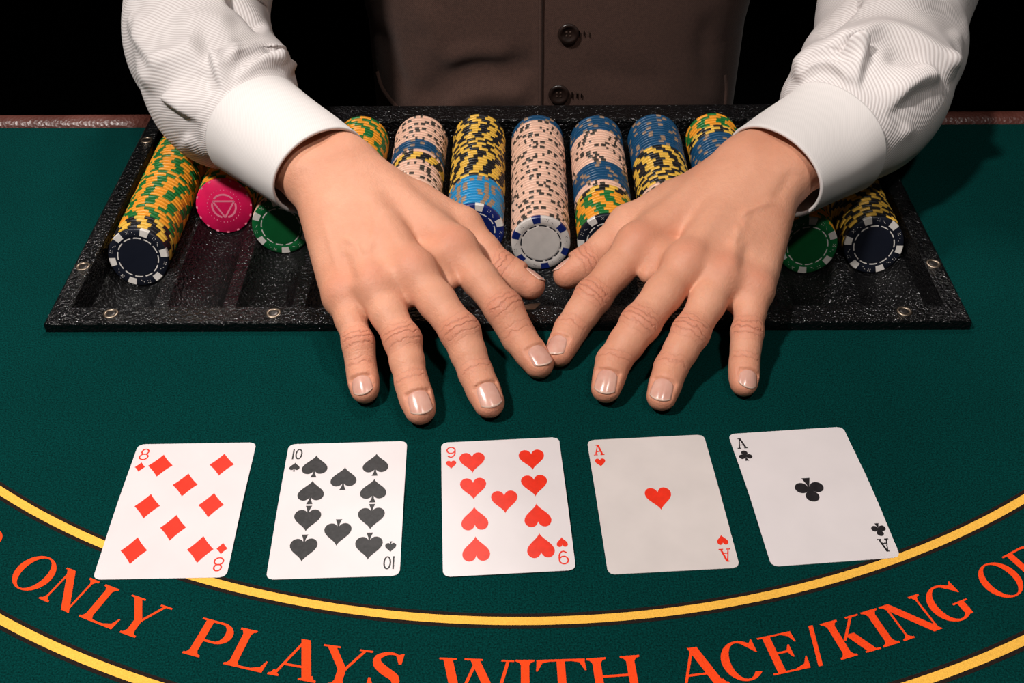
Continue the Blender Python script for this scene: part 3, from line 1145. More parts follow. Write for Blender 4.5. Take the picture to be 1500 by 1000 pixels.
# ------------------------------------------------------------------ the dealer: body
def surface_nets(D, org, h):
    nx, ny, nz = D.shape
    s = D < 0
    cnt = np.zeros((nx - 1, ny - 1, nz - 1), np.int8)
    for i in (0, 1):
        for j in (0, 1):
            for k in (0, 1):
                cnt += s[i:nx - 1 + i, j:ny - 1 + j, k:nz - 1 + k]
    act = np.argwhere((cnt > 0) & (cnt < 8))
    idx = -np.ones(cnt.shape, np.int64)
    idx[tuple(act.T)] = np.arange(len(act))
    acc = np.zeros((len(act), 3))
    num = np.zeros(len(act))
    cor = [(i, j, k) for i in (0, 1) for j in (0, 1) for k in (0, 1)]
    val = {c: D[act[:, 0] + c[0], act[:, 1] + c[1], act[:, 2] + c[2]].astype(float) for c in cor}
    for c in cor:
        for ax in range(3):
            if c[ax] == 0:
                e = list(c)
                e[ax] = 1
                e = tuple(e)
                a, b = val[c], val[e]
                msk = (a < 0) != (b < 0)
                t = np.where(msk, a / np.where(msk, a - b, 1), 0)
                q = np.repeat(np.array([c], float), len(act), 0)
                q[:, ax] += t
                acc += q * msk[:, None]
                num += msk
    V = (act + acc / num[:, None]) * h + org
    quads = []
    for ax in range(3):
        sl0 = [slice(None)] * 3
        sl1 = [slice(None)] * 3
        sl0[ax] = slice(0, -1)
        sl1[ax] = slice(1, None)
        a, b = s[tuple(sl0)], s[tuple(sl1)]
        e = np.argwhere(a != b)
        u, v = (ax + 1) % 3, (ax + 2) % 3
        ok = (e[:, u] > 0) & (e[:, v] > 0) & (e[:, u] < D.shape[u] - 1) & (e[:, v] < D.shape[v] - 1)
        e = e[ok]
        inside = a[tuple(e.T)]
        q = []
        for du, dv in ((-1, -1), (0, -1), (0, 0), (-1, 0)):
            c = e.copy()
            c[:, u] += du
            c[:, v] += dv
            q.append(idx[tuple(c.T)])
        q = np.stack(q, 1)
        q[~inside] = q[~inside][:, ::-1]
        quads.append(q)
    return V, np.vstack(quads)


def smin(a, b, k):
    hh = np.clip(0.5 + 0.5 * (b - a) / k, 0, 1)
    return b + (a - b) * hh - k * hh * (1 - hh)


class Field:
    def __init__(s, lo, hi, h):
        s.lo, s.h = np.asarray(lo, float), h
        s.n = np.ceil((np.asarray(hi) - s.lo) / h).astype(int) + 1
        s.ax = [s.lo[i] + h * np.arange(s.n[i]) for i in range(3)]
        s.D = np.full(s.n, 60.0, np.float32)

    def region(s, pts, m):
        pts = np.asarray(pts)
        a = np.clip(np.floor((pts.min(0) - m - s.lo) / s.h).astype(int), 0, s.n)
        b = np.clip(np.ceil((pts.max(0) + m - s.lo) / s.h).astype(int) + 1, 0, s.n)
        sl = tuple(slice(a[i], b[i]) for i in range(3))
        g = [s.ax[0][sl[0]][:, None, None], s.ax[1][sl[1]][None, :, None], s.ax[2][sl[2]][None, None, :]]
        return sl, g


def d_cone(g, a, b, r0, r1):
    a, b = np.asarray(a, float), np.asarray(b, float)
    d = b - a
    L2 = float(d @ d) + 1e-9
    x, y, z = g[0] - a[0], g[1] - a[1], g[2] - a[2]
    t = np.clip((x * d[0] + y * d[1] + z * d[2]) / L2, 0, 1)
    return np.sqrt((x - t * d[0]) ** 2 + (y - t * d[1]) ** 2 + (z - t * d[2]) ** 2) - (r0 + (r1 - r0) * t)


def field_add(Fd, D, a, b, r0, r1, k):
    sl, g = Fd.region([a, b], max(r0, r1) + k + 4)
    D[sl] = smin(D[sl], d_cone(g, a, b, r0, r1).astype(np.float32), k)


def normals_of(V, Q):
    n = np.zeros_like(V)
    Q = np.asarray(Q)
    fn = np.cross(V[Q[:, 2]] - V[Q[:, 0]], V[Q[:, 3]] - V[Q[:, 1]])
    for i in range(4):
        np.add.at(n, Q[:, i], fn)
    return n / (np.linalg.norm(n, axis=1)[:, None] + 1e-12)


def seg_dist(px, poly):
    """distance of pixels to a polyline, signed by side (right of travel is positive), with end fading"""
    best = np.full(len(px), 1e9)
    sgn = np.ones(len(px))
    tt = np.zeros(len(px))
    poly = np.asarray(poly, float)
    L = np.concatenate([[0], np.cumsum(np.linalg.norm(np.diff(poly, axis=0), axis=1))])
    for i in range(len(poly) - 1):
        a, b = poly[i], poly[i + 1]
        d = b - a
        t = np.clip(((px - a) @ d) / (d @ d), 0, 1)
        q = px - a - t[:, None] * d
        r = np.linalg.norm(q, axis=1)
        u = r < best
        best[u] = r[u]
        sgn[u] = np.sign(d[0] * q[u, 1] - d[1] * q[u, 0])
        tt[u] = (L[i] + t[u] * (L[i + 1] - L[i])) / L[-1]
    return best, sgn, tt


def paint(V, N, strokes):
    """raise (or lower) the surface along lines seen in the photograph; each: (pixels, height mm, width px, width px on the other side, fade)"""
    px = proj(V)
    view = CAM - V
    view /= np.linalg.norm(view, axis=1)[:, None]
    fac = np.clip(((N * view).sum(1) + 0.05) / 0.35, 0, 1)
    tot = np.zeros(len(V))
    for st in strokes:
        poly, amp, w1, w2_, fade = st
        pts = catmull(poly, 24) if len(poly) > 2 else np.array(poly, float)
        d, sg, t = seg_dist(px, pts)
        w = np.where(sg > 0, w1, w2_)
        e = 1.0
        if fade > 0:
            e = np.clip(np.minimum(t, 1 - t) / fade, 0, 1)
            e = e * e * (3 - 2 * e)
        tot += amp * np.exp(-(d / w) ** 2) * e
    return V + N * (tot * fac)[:, None]


FING = {
    'left': {'index': [(800, 547, 7, 8.4), (755, 486, 12, 9.4), (732, 444, 22, 11.0), (657, 352, 38, 13)],
             'middle': [(724, 607, 7, 8.4), (693, 537, 15, 9.0), (668, 477, 27, 11.0), (596, 384, 42, 13)],
             'ring': [(621, 617, 7, 8.4), (600, 550, 14, 8.6), (585, 487, 25, 10.3), (539, 405, 38, 12)],
             'pinky': [(537, 587, 6.5, 7.6), (528, 531, 12, 7.7), (522, 492, 20, 8.8), (497, 416, 31, 11)],
             'thumb': [(794, 428, 11, 9), (728, 389, 18, 10), (668, 322, 30, 12)]},
    'right': {'index': [(811, 531, 7, 8.0), (842, 473, 12, 9.2), (875, 427, 22, 10.8), (943, 348, 38, 13)],
              'middle': [(882, 586, 7, 8.0), (903, 521, 15, 9.2), (945, 465, 27, 11.2), (1017, 371, 42, 13)],
              'ring': [(963, 597, 7, 8.0), (987, 529, 14, 8.8), (1018, 476, 25, 10.4), (1068, 387, 38, 12)],
              'pinky': [(1089, 577, 6.5, 7.4), (1091, 521, 12, 7.7), (1096, 476, 20, 8.8), (1106, 408, 31, 11)],
              'thumb': [(815, 413, 11, 9), (867, 380, 18, 10), (930, 320, 30, 12)]}}
WRIST = {'left': P(474, 243, 58), 'right': P(1128, 241, 58)}
ELBOW = {'left': PY(290, 20, 775), 'right': PY(1308, 20, 775)}
UPV = {('left', 'pinky'): (-0.25, 0, 1), ('right', 'pinky'): (0.35, 0, 1), ('left', 'thumb'): (0.1, 0.75, 0.65), ('right', 'thumb'): (-0.1, 0.75, 0.65), ('left', 'index'): (0.12, 0, 1), ('right', 'index'): (-0.3, 0, 1)}


def finger_joints(ch):
    raw = [P(*c[:3]) for c in ch]
    out = []
    for i, (x, y, z, r) in enumerate(ch):
        if i == 0:
            out.append(raw[0] - nrm(raw[0] - raw[1]) * r)
            continue
        a = nrm(raw[min(i + 1, len(ch) - 1)] - raw[i - 1])
        v = nrm(CAM - raw[i])
        n = nrm(v - a * (v @ a))
        out.append(P(x, y, z + r * n[2]) - r * n)
    return out


VEINS = {
    'left': [([(500, 345), (512, 352), (524, 362), (530, 380)], 0.8, 5, 4, 0.3), ([(560, 300), (590, 330), (600, 360)], 0.3, 7, 7, 0.3), ([(540, 375), (550, 330), (540, 280)], 0.7, 6, 6, 0.3),
             ([(598, 382), (570, 330), (540, 285)], 0.45, 9, 9, 0.3), ([(655, 350), (620, 310), (570, 270)], 0.3, 10, 10, 0.3), ([(500, 415), (485, 360), (470, 310)], 0.6, 6, 6, 0.3),
             ([(568, 410), (552, 380), (545, 350)], -0.5, 11, 11, 0.3), ([(632, 385), (608, 350), (590, 320)], -0.3, 12, 12, 0.3), ([(520, 420), (510, 390), (505, 365)], -1.0, 8, 8, 0.3),
             ([(420, 300), (432, 270), (452, 240)], -0.5, 9, 9, 0.3)],
    'right': [([(1080, 325), (1090, 312), (1110, 303), (1135, 296)], 1.2, 5, 4, 0.3), ([(1080, 325), (1078, 345), (1070, 365)], 0.9, 5, 5, 0.3), ([(1017, 368), (1045, 320), (1075, 285)], 0.5, 10, 10, 0.3),
              ([(945, 345), (990, 310), (1040, 270)], 0.3, 11, 11, 0.3), ([(1068, 385), (1085, 340), (1100, 300)], 0.7, 7, 7, 0.25),
              ([(980, 375), (1005, 345), (1030, 315)], -0.3, 12, 12, 0.3), ([(1042, 395), (1058, 370), (1065, 345)], -0.8, 10, 10, 0.3), ([(1085, 405), (1092, 375), (1100, 350)], -1.0, 8, 8, 0.3),
              ([(1130, 300), (1150, 270), (1165, 245)], -0.9, 9, 9, 0.3)]}

nails = []


def build_hand(side):
    J = {f: finger_joints(c) for f, c in FING[side].items()}
    W, E = WRIST[side], ELBOW[side]
    mcp = {f: J[f][-1] for f in J}
    four = ['index', 'middle', 'ring', 'pinky']
    fw = nrm(np.mean([mcp[f] for f in four], 0) - W)
    lat = mcp['index'] - mcp['pinky']
    lat = nrm(lat - fw * (lat @ fw))
    dor = np.cross(lat, fw)
    dor = dor if dor[2] > 0 else -dor
    allp = np.vstack([np.vstack(J[f]) for f in J] + [W + (E - W) * 0.40])
    Fd = Field(allp.min(0) - 36, allp.max(0) + 36, 1.0)
    D = Fd.D
    off = {'index': 17, 'middle': 6, 'ring': -4, 'pinky': -12}
    base = {f: W + fw * 12 + lat * off[f] + dor * (2 if f in ('middle', 'ring') else 0) for f in four}
    for f, r0, r1 in (('index', 13.5, 12.0), ('middle', 14, 12.0), ('ring', 13.5, 11.2), ('pinky', 13, 10.2)):
        field_add(Fd, D, base[f], mcp[f] - dor * 1.5, r0, r1, 11)
    field_add(Fd, D, W + fw * 18 - dor * 7, np.mean([mcp[f] for f in four], 0) - dor * 9 - fw * 8, 15, 12, 10)
    field_add(Fd, D, mcp['index'] - dor * 4, mcp['pinky'] - dor * 4, 9.5, 9, 8)
    tm = J['thumb'][-1]
    cmc = W + fw * 14 + lat * 21 - dor * 9
    field_add(Fd, D, cmc, tm, 14.5, 12.0, 12)
    field_add(Fd, D, cmc * 0.45 + tm * 0.55, mcp['index'] - dor * 8 - fw * 10, 9, 9, 12)
    field_add(Fd, D, W - lat * 12 - dor * 7 + fw * 16, mcp['pinky'] - dor * 5 - fw * 14 + lat * 2, 12, 9.5, 8)
    # wrist and forearm
    fa = nrm(P(372, 180, 61) - W) if side == 'left' else nrm(P(1222, 192, 61) - W)
    for s, r0, r1 in ((12.0, 17.2, 18), (-13.0, 17.4, 18)):
        field_add(Fd, D, W + lat * s, W + fa * 60 + lat * s, r0, (r0 + r1) / 2, 12)
        field_add(Fd, D, W + fa * 60 + lat * s, W + fa * 105 + lat * s, (r0 + r1) / 2, r1, 12)
    field_add(Fd, D, W + fa * 22 - lat * 18 + dor * 8, W + fa * 26 - lat * 18 + dor * 8, 10, 10, 8)
    # knuckles and tendons
    for f in four:
        field_add(Fd, D, mcp[f] + dor * 1.6, mcp[f] + dor * 1.6, 11.0 if f != 'pinky' else 9.4, 11.0 if f != 'pinky' else 9.4, 8)
    # webs
    for f, g in (('index', 'middle'), ('middle', 'ring'), ('ring', 'pinky')):
        a = (mcp[f] + mcp[g]) / 2
        b = a + (J[f][-2] + J[g][-2] - mcp[f] - mcp[g]) * 0.5 * 0.30 - dor * 4.5
        field_add(Fd, D, a - dor * 4, b, 8, 5.0, 8)
    Rr = D.copy()
    info = []
    for f in J:
        ch = FING[side][f]
        js = J[f]
        rs = [c[3] for c in ch]
        if f == 'thumb':
            pts = [js[2], js[2] * 0.45 + js[1] * 0.55, js[1], js[1] * 0.5 + js[0] * 0.5, js[0]]
            rr = [12.2, 9.8, 10.4, 9.9, rs[0] - 0.4]
        else:
            pts = [js[3], js[3] * 0.5 + js[2] * 0.5, js[2], js[2] * 0.5 + js[1] * 0.5, js[1], js[1] * 0.45 + js[0] * 0.55, js[0]]
            rr = [rs[3] - 1.6, rs[2] * 0.965, rs[2] * 0.965, (rs[2] + rs[1]) / 2 * 0.95, rs[1], rs[0] * 1.03, rs[0]]
        sl, g = Fd.region(pts, 20)
        Df = np.full(D[sl].shape, 60, np.float32)
        for i in range(len(pts) - 1):
            Df = smin(Df, d_cone(g, pts[i], pts[i + 1], rr[i], rr[i + 1]), 4.0)
        if f != 'thumb':
            ax = nrm(js[1] - js[3])
            dd = nrm(dor - ax * (dor @ ax))
            Df = smin(Df, d_cone(g, js[2] + dd * 1.3, js[2] + dd * 1.3, rs[2] - 1.4, rs[2] - 1.4), 4)
        up = A(*UPV.get((side, f), (0, 0, 1)))
        ax = nrm(js[0] - js[1])
        dd = nrm(up - ax * (up @ ax))
        ll = np.cross(dd, ax)
        r = rs[0]
        end = np.linalg.norm(js[0] - js[1]) + r
        ln = {'thumb': 14, 'index': 13.5, 'middle': 14.5, 'ring': 13.5, 'pinky': 11}[f] * (0.95 if side == 'right' else 1)
        s1 = end - 1.7
        s0 = s1 - ln
        nw = r * 0.74
        nailrec = (js[1], ax, dd, ll, s0, s1, nw, r)
        # pad under the free edge so that the plate rests on flesh
        Df = smin(Df, d_cone(g, js[1] + ax * (s0 + 3), js[1] + ax * (s1 - 6.5) - dd * 0.0, r * 0.97, r * 0.97 - 0.4), 2)
        X = [g[i] - js[1][i] for i in range(3)]
        u = X[0] * ax[0] + X[1] * ax[1] + X[2] * ax[2]
        v = X[0] * ll[0] + X[1] * ll[1] + X[2] * ll[2]
        w = X[0] * dd[0] + X[1] * dd[1] + X[2] * dd[2]
        t = np.clip((u - s0) / ln, -0.2, 1.3)
        ht = (r * 0.98 + 0.02) - 1.9 * t * t - v * v / (2 * r * 0.95)
        cut = np.maximum(np.maximum(np.abs(v) - nw - 0.35, s0 - 0.3 - u), ht - 0.2 - w)
        Df = -smin(-Df, cut, 1.2)
        Rr[sl] = np.minimum(Rr[sl], smin(D[sl], Df, 5.0).astype(np.float32))
        nails.append((side, f, nailrec, ln))
        info.append((f, js, rs))
    V, Q = surface_nets(Rr, Fd.lo, Fd.h)
    # light smoothing
    nb = np.zeros_like(V)
    ct = np.zeros(len(V))
    N = normals_of(V, Q)
    if (N * (V - V.mean(0))).sum() < 0:
        Q = Q[:, ::-1]
        N = -N
    V = paint(V, N, VEINS[side])
    N = normals_of(V, Q)
    cu, cw, red = np.zeros(len(V)), np.zeros(len(V)), np.zeros(len(V))
    for f, js, rs in info:
        knots = [(js[1], 6.0 if f == 'thumb' else 3.6, js[0] - js[1], 0.9 if f == 'thumb' else 0.6, rs[1])]
        if f != 'thumb':
            knots.append((js[2], 6.2, js[1] - js[3], 1.0, rs[2]))
        for c, sg, ax, am, r in knots:
            ax = nrm(ax)
            X = V - c
            u = X @ ax
            rad = np.linalg.norm(X - u[:, None] * ax, axis=1)
            dd = nrm(dor - ax * (dor @ ax))
            wgt = am * np.exp(-(u / sg) ** 2) * np.clip((N @ dd - 0.15) / 0.5, 0, 1) * (rad < r + 5)
            m_ = wgt > cw
            cw[m_] = wgt[m_]
            cu[m_] = u[m_]
            red = np.maximum(red, 0.55 * am * np.exp(-(u / (sg * 1.2)) ** 2) * (rad < r + 5) * np.clip(N @ dd + 0.3, 0, 1))
        dt = np.linalg.norm(V - js[0], axis=1)
        red = np.maximum(red, 0.6 * np.exp(-(dt / 11) ** 2))
        if f != 'thumb':
            dk = np.linalg.norm(V - (js[3] + dor * 10), axis=1)
            red = np.maximum(red, 0.5 * np.exp(-(dk / 10) ** 2))
    return V, Q, cu, cw, red


def coarse_body():
    Fd = Field((-420, 700, -700), (480, 1150, 780), 6.0)
    D = Fd.D
    for s in ('left', 'right'):
        E, W = ELBOW[s], WRIST[s]
        sg = -1 if s == 'left' else 1
        sh = A(33 + sg * 165, 905, 420)
        mid = P(355, 162, 62) if s == 'left' else P(1240, 172, 62)
        md_ = PY(308, 92, 715) if s == 'left' else PY(1290, 95, 715)
        field_add(Fd, D, mid, md_, 24, 30, 14)
        field_add(Fd, D, md_, E, 30, 34, 14)
        field_add(Fd, D, E, sh, 32, 46, 14)
        field_add(Fd, D, sh, A(33, 960, 440), 55, 70, 40)
        field_add(Fd, D, A(33 + sg * 45, 970, 380), A(33 + sg * 55, 960, -150), 82, 78, 40)
    field_add(Fd, D, A(33, 950, 440), A(36, 905, 575), 60, 54, 24)
    field_add(Fd, D, A(36, 905, 668), A(36, 882, 664), 76, 72, 20)
    field_add(Fd, D, A(36, 852, 640), A(36, 848, 590), 54, 42, 20)
    field_add(Fd, D, A(36, 845, 575), A(36, 838, 560), 30, 24, 14)
    field_add(Fd, D, A(36, 798, 634), A(36, 786, 610), 8, 11, 6)
    field_add(Fd, D, A(22, 800, 588), A(50, 800, 588), 8, 8, 6)
    for sg in (-1, 1):
        field_add(Fd, D, A(36 + sg * 14, 806, 660), A(36 + sg * 46, 818, 656), 9, 8, 8)
        field_add(Fd, D, A(36 + sg * 30, 812, 644), A(36 + sg * 34, 812, 644), 11, 11, 5)
        field_add(Fd, D, A(36 + sg * 78, 890, 655), A(36 + sg * 75, 884, 620), 12, 8, 5)
    field_add(Fd, D, A(33, 965, 400), A(33, 955, -150), 92, 90, 40)
    V, Q = surface_nets(D, Fd.lo, Fd.h)
    N = normals_of(V, Q)
    if (N * (V - V.mean(0))).sum() < 0:
        Q = Q[:, ::-1]
    z = np.zeros(len(V))
    return V, Q, z, z, z


person = empty('person', (33, 950, -780))
tag(person, 'dealer in white ribbed shirt and brown vest, both hands spread on the table', 'person')
VV, QQ, at = [], [], [[], [], []]
nb = 0
for part_ in (build_hand('left'), build_hand('right'), coarse_body()):
    VV.append(part_[0])
    QQ.append(part_[1] + nb)
    nb += len(part_[0])
    for i in range(3):
        at[i].append(part_[2 + i])
VV, QQ = np.vstack(VV), np.vstack(QQ)
body = mk('body', VV, QQ, M['skin'], person)
for nme, a in zip(('crease_u', 'crease_w', 'red'), at):
    da = body.data.attributes.new(nme, 'FLOAT', 'POINT')
    da.data.foreach_set('value', np.concatenate(a).astype(np.float32))
print('body verts', len(VV))

for side, f, (J1, ax, dd, ll, s0, s1, nw, r), ln in nails:
    nu, nv = 16, 13
    V, mi = [], []
    for layer in (0.12, -0.45):
        for i in range(nu):
            t = i / (nu - 1)
            for j in range(nv):
                q = 2 * j / (nv - 1) - 1
                # outline: rounded cuticle end, gently rounded free edge
                wdt = nw * (0.90 + 0.10 * math.sin(math.pi * min(1, t * 1.3) * 0.5))
                e0 = s0 + 2.6 * (1 - math.sqrt(max(0, 1 - (0.97 * q) ** 2)))
                e1 = s1 - 3.0 * abs(q) ** 2.3
                u = e0 + (e1 - e0) * t
                v = q * wdt
                tt = (u - s0) / ln
                hgt = (r * 0.98 + 0.02) - 1.9 * tt * tt - v * v / (2 * r * 0.95) + layer
                V.append(J1 + ax * u + ll * v + dd * hgt)
    Fc = grid_faces(nu, nv)
    n = nu * nv
    mi = [1 if (k // (nv - 1)) >= nu - 2 else 0 for k in range(len(Fc))]
    Fb = [[n + i for i in f_[::-1]] for f_ in Fc]
    rim = list(range(nv)) + [k * nv + nv - 1 for k in range(1, nu)] + [(nu - 1) * nv + k for k in range(nv - 2, -1, -1)] + [k * nv for k in range(nu - 2, 0, -1)]
    Fs = [(rim[i], n + rim[i], n + rim[(i + 1) % len(rim)], rim[(i + 1) % len(rim)]) for i in range(len(rim))]
    o = mk('fingernail', V, Fc + Fb + Fs, [M['nail'], M['nail_tip']], body, mi=mi + [0] * len(Fb) + [1] * len(Fs))
    fix_normals(o)


# ------------------------------------------------------------------ shirt sleeves
def tube(path, radii, ns, nt, lat0, shape=None):
    """loft along a path; radii rows (lateral, vertical); returns vertices, arc length, angle"""
    p = catmull(path, ns)
    rr = catmull(radii, ns)
    t = np.gradient(p, axis=0)
    t /= np.linalg.norm(t, axis=1)[:, None]
    L = np.concatenate([[0], np.cumsum(np.linalg.norm(np.diff(p, axis=0), axis=1))])
    lat = np.asarray(lat0, float)
    V, s_, th_ = [], [], []
    for i in range(ns):
        lat = nrm(lat - t[i] * (lat @ t[i]))
        ver = np.cross(lat, t[i])
        if ver[2] < 0 and i == 0:
            ver = -ver
        if i and ver @ pv < 0:
            ver = -ver
        pv = ver
        for j in range(nt):
            a = 2 * math.pi * j / nt
            ca, sa = math.cos(a), math.sin(a)
            V.append(p[i] + lat * rr[i][0] * ca + ver * rr[i][1] * (sa if sa > 0 else sa * (rr[i][2] if len(rr[i]) > 2 else 1)))
            s_.append(L[i])
            th_.append(a)
    return np.array(V), np.array(s_), np.array(th_)


def cloth(name, V, ns, nt, s_, th_, mat, parent, thick, uvf, strokes, wob=0.0, seed=0):
    Fc = np.array(grid_faces(ns, nt, True))
    N = normals_of(V, Fc)
    c = V.reshape(ns, nt, 3).mean(1)
    if ((V.reshape(ns, nt, 3) - c[:, None]) * N.reshape(ns, nt, 3)).sum() < 0:
        Fc = Fc[:, ::-1]
        N = -N
    if wob:
        rg = np.random.default_rng(seed)
        d = np.zeros(len(V))
        for k in range(9):
            fs, ft, ph = rg.uniform(0.02, 0.07), rg.integers(1, 5), rg.uniform(0, 6.28)
            d += np.sin(fs * s_ * 1.6 + ft * th_ + ph) / 9
        env = np.clip((s_ - s_.min()) / 40, 0, 1)
        V = V + N * (d * wob * 3 * env)[:, None]
        N = normals_of(V, Fc)
    V0 = V
    env = np.clip((s_ - 12) / 16, 0, 1)[:, None]
    for st in strokes:
        V = V + (paint(V, N, [st]) - V) * env
        N = normals_of(V, Fc)
    if strokes:
        G = V.reshape(ns, nt, 3)
        for _ in range(2):
            H = (np.roll(G, 1, 1) + np.roll(G, -1, 1)) / 2
            H[1:-1] = H[1:-1] * 0.5 + (G[:-2] + G[2:]) * 0.25
            H[0] = G[0]
            G = G * 0.4 + H * 0.6
        V = G.reshape(-1, 3)
    o = mk(name, V, Fc, mat, parent)
    uv = o.data.uv_layers.new(name='UVMap')
    li = np.zeros(len(o.data.loops), np.int32)
    o.data.loops.foreach_get('vertex_index', li)
    # angle measured per loop, so that the seam column does not wrap back
    th = th_[li].copy().reshape(-1, 4)
    wrap = (th.max(1) - th.min(1)) > 3.5
    th[wrap] = np.where(th[wrap] < 1.0, th[wrap] + 2 * math.pi, th[wrap])
    uvs = uvf(s_[li], th.reshape(-1))
    uv.data.foreach_set('uv', np.stack(uvs, -1).astype(np.float32).ravel())
    md = o.modifiers.new('thickness', 'SOLIDIFY')
    md.thickness = thick * S
    md.offset = -1
    return o


SLEEVE = {
    'left': dict(
        cuff=[P(467, 247, 57), P(420, 214, 58.5), P(374, 182, 61)],
        cuffr=[(35.6, 27.0, 1.1), (37, 30, 1.1), (38.5, 33, 1.1)],
        arm=[P(388, 192, 60.5), P(368, 176, 61), P(338, 144, 62), PY(308, 92, 715), PY(290, 20, 775), A(-228, 815, 165), A(-200, 860, 300), A(-165, 900, 420)],
        armr=[(34.5, 29, 1.05), (38.0, 33.0, 1.1), (49, 40, 1.25), (52, 46, 1.1), (54, 52, 1.0), (58, 56, 1.0), (62, 62, 1.0), (66, 70, 1.0)],
        strokes=[
            ([(207, 131), (246, 101), (276, 82), (306, 77)], 8, 16, 24, 0.2),
            ([(288, 100), (302, 118), (316, 140)], -3, 13, 10, 0.3),
            ([(308, 74), (320, 108), (336, 150)], 8, 5, 22, 0.2),
            ([(237, 137), (275, 161), (312, 185)], 8, 7, 24, 0.2),
            ([(268, 196), (292, 214), (316, 228)], 4, 14, 8, 0.25),
            ([(345, 126), (372, 104), (405, 97), (432, 108)], 8, 8, 11, 0.12),
            ([(325, 84), (368, 73), (404, 79), (422, 96)], 7, 9, 12, 0.2),
            ([(335, 62), (378, 58), (412, 80)], -5, 8, 8, 0.3),
            ([(200, 10), (201, 46), (218, 78), (234, 106)], 6, 9, 24, 0.25),
            ([(250, 40), (300, 30), (350, 42)], 4, 16, 18, 0.3),
            ([(330, -10), (360, 12), (389, 46)], -10, 8, 8, 0.2),
        ], stripe=30, sgn=1),
    'right': dict(
        cuff=[P(1135, 246, 57), P(1178, 220, 58.5), P(1222, 194, 61)],
        cuffr=[(37, 27.0, 1.2), (39, 30, 1.25), (41, 33, 1.3)],
        arm=[P(1208, 203, 60.5), P(1228, 189, 61), P(1258, 152, 62), PY(1290, 95, 715), PY(1308, 20, 775), A(290, 815, 165), A(262, 860, 300), A(230, 900, 420)],
        armr=[(36.5, 29, 1.15), (40.5, 33, 1.25), (52, 40, 1.38), (55, 46, 1.15), (56, 52, 1.0), (58, 56, 1.0), (62, 62, 1.0), (66, 70, 1.0)],
        strokes=[
            ([(1260, 64), (1266, 82), (1258, 110), (1252, 136)], 8, 24, 5, 0.15),
            ([(1163, 124), (1193, 91), (1257, 63), (1291, 51), (1328, 60), (1375, 90), (1398, 122)], 9, 9, 20, 0.1),
            ([(1290, 82), (1330, 88), (1365, 112)], -4, 12, 12, 0.3),
            ([(1168, 122), (1186, 106), (1208, 99), (1234, 106), (1248, 128)], 6, 8, 10, 0.15),
            ([(1282, 176), (1328, 132), (1380, 112)], 9, 8, 26, 0.2),
            ([(1284, 216), (1310, 206), (1340, 180)], 4, 9, 9, 0.3),
            ([(1186, 58), (1240, 22), (1268, -4)], -9, 7, 7, 0.2),
            ([(1215, 60), (1250, 26), (1300, 6), (1370, 4), (1412, 30)], 5, 10, 18, 0.2),
            ([(1392, 40), (1400, 70), (1400, 105)], 4, 10, 10, 0.3),
        ], stripe=52, sgn=-1)}

for side in ('left', 'right'):
    sp = SLEEVE[side]
    lat0 = A(1, 0.8, 0) if side == 'left' else A(-1, 0.8, 0)
    ns, nt = 440, 280
    V, s_, th_ = tube(sp['arm'], sp['armr'], ns, nt, lat0)
    b_ = math.radians(sp['stripe'])
    uvf = lambda s, th: ((-s * math.sin(b_) * sp['sgn'] + th * 48 * math.cos(b_)) / 2.05, s / 10)
    slv = cloth('shirt_sleeve', V, ns, nt, s_, th_, M['shirt'], person, 0.8, uvf, sp['strokes'], 1.6, 3 if side == 'left' else 5)
    ns, nt = 60, 160
    V, s_, th_ = tube(sp['cuff'], sp['cuffr'], ns, nt, lat0)
    uvf2 = lambda s, th: (s / 1.6, th * 36 / 1.6)
    cf = cloth('cuff', V, ns, nt, s_, th_, M['cuff'], slv, 2.2, uvf2, [], 0.25, 9)
    # rolled seam at the cuff opening
    ringV = V[:nt]
    c = ringV.mean(0)
    sv_ = []
    ax = nrm(V[nt:2 * nt].mean(0) - c)
    for q in ringV:
        rd = nrm(q - c)
        for k in range(6):
            a = 2 * math.pi * k / 6
            sv_.append(q - rd * 1.1 + rd * 1.35 * math.cos(a) + ax * 1.35 * math.sin(a))
    Fc = []
    for i in range(nt):
        for k in range(6):
            Fc.append((i * 6 + k, i * 6 + (k + 1) % 6, ((i + 1) % nt) * 6 + (k + 1) % 6, ((i + 1) % nt) * 6 + k))
    e = mk('cuff_edge', sv_, Fc, M['cuff'], slv)
    fix_normals(e)

# ------------------------------------------------------------------ vest and trousers
VC = (36.0, 955.0)
zs = np.concatenate([np.linspace(-190, -70, 14), np.linspace(-66, 130, 120), np.linspace(140, 430, 24)])
nt = 420
th = np.linspace(0, 2 * math.pi, nt, endpoint=False) - math.pi / 2
V = []
for z in zs:
    aw = np.interp(z, [-190, -60, 0, 60, 200, 430], [172, 172, 172, 180, 190, 180])
    bd = np.interp(z, [-190, -60, 0, 60, 200, 430], [112, 110, 107, 105, 112, 100])
    for t in th:
        c, s = math.cos(t), math.sin(t)
        e = 2 / 2.6
        V.append((VC[0] + aw * math.copysign(abs(c) ** e, c), VC[1] + bd * math.copysign(abs(s) ** e, s), z))
V = np.array(V)
Fc = np.array(grid_faces(len(zs), nt, True))
N = normals_of(V, Fc)
if (N * (V - A(VC[0], VC[1], 0) * 1.0))[:, :2].sum() < 0:
    Fc = Fc[:, ::-1]
    N = -N
px_ = proj(V)
front = V[:, 1] < VC[1]
EX = 18.5
step = np.clip((V[:, 0] - EX) / 0.9, 0, 1) * front * np.clip((200 - V[:, 0]) / 160, 0, 1)
V = V + N * (step * 2.0)[:, None]
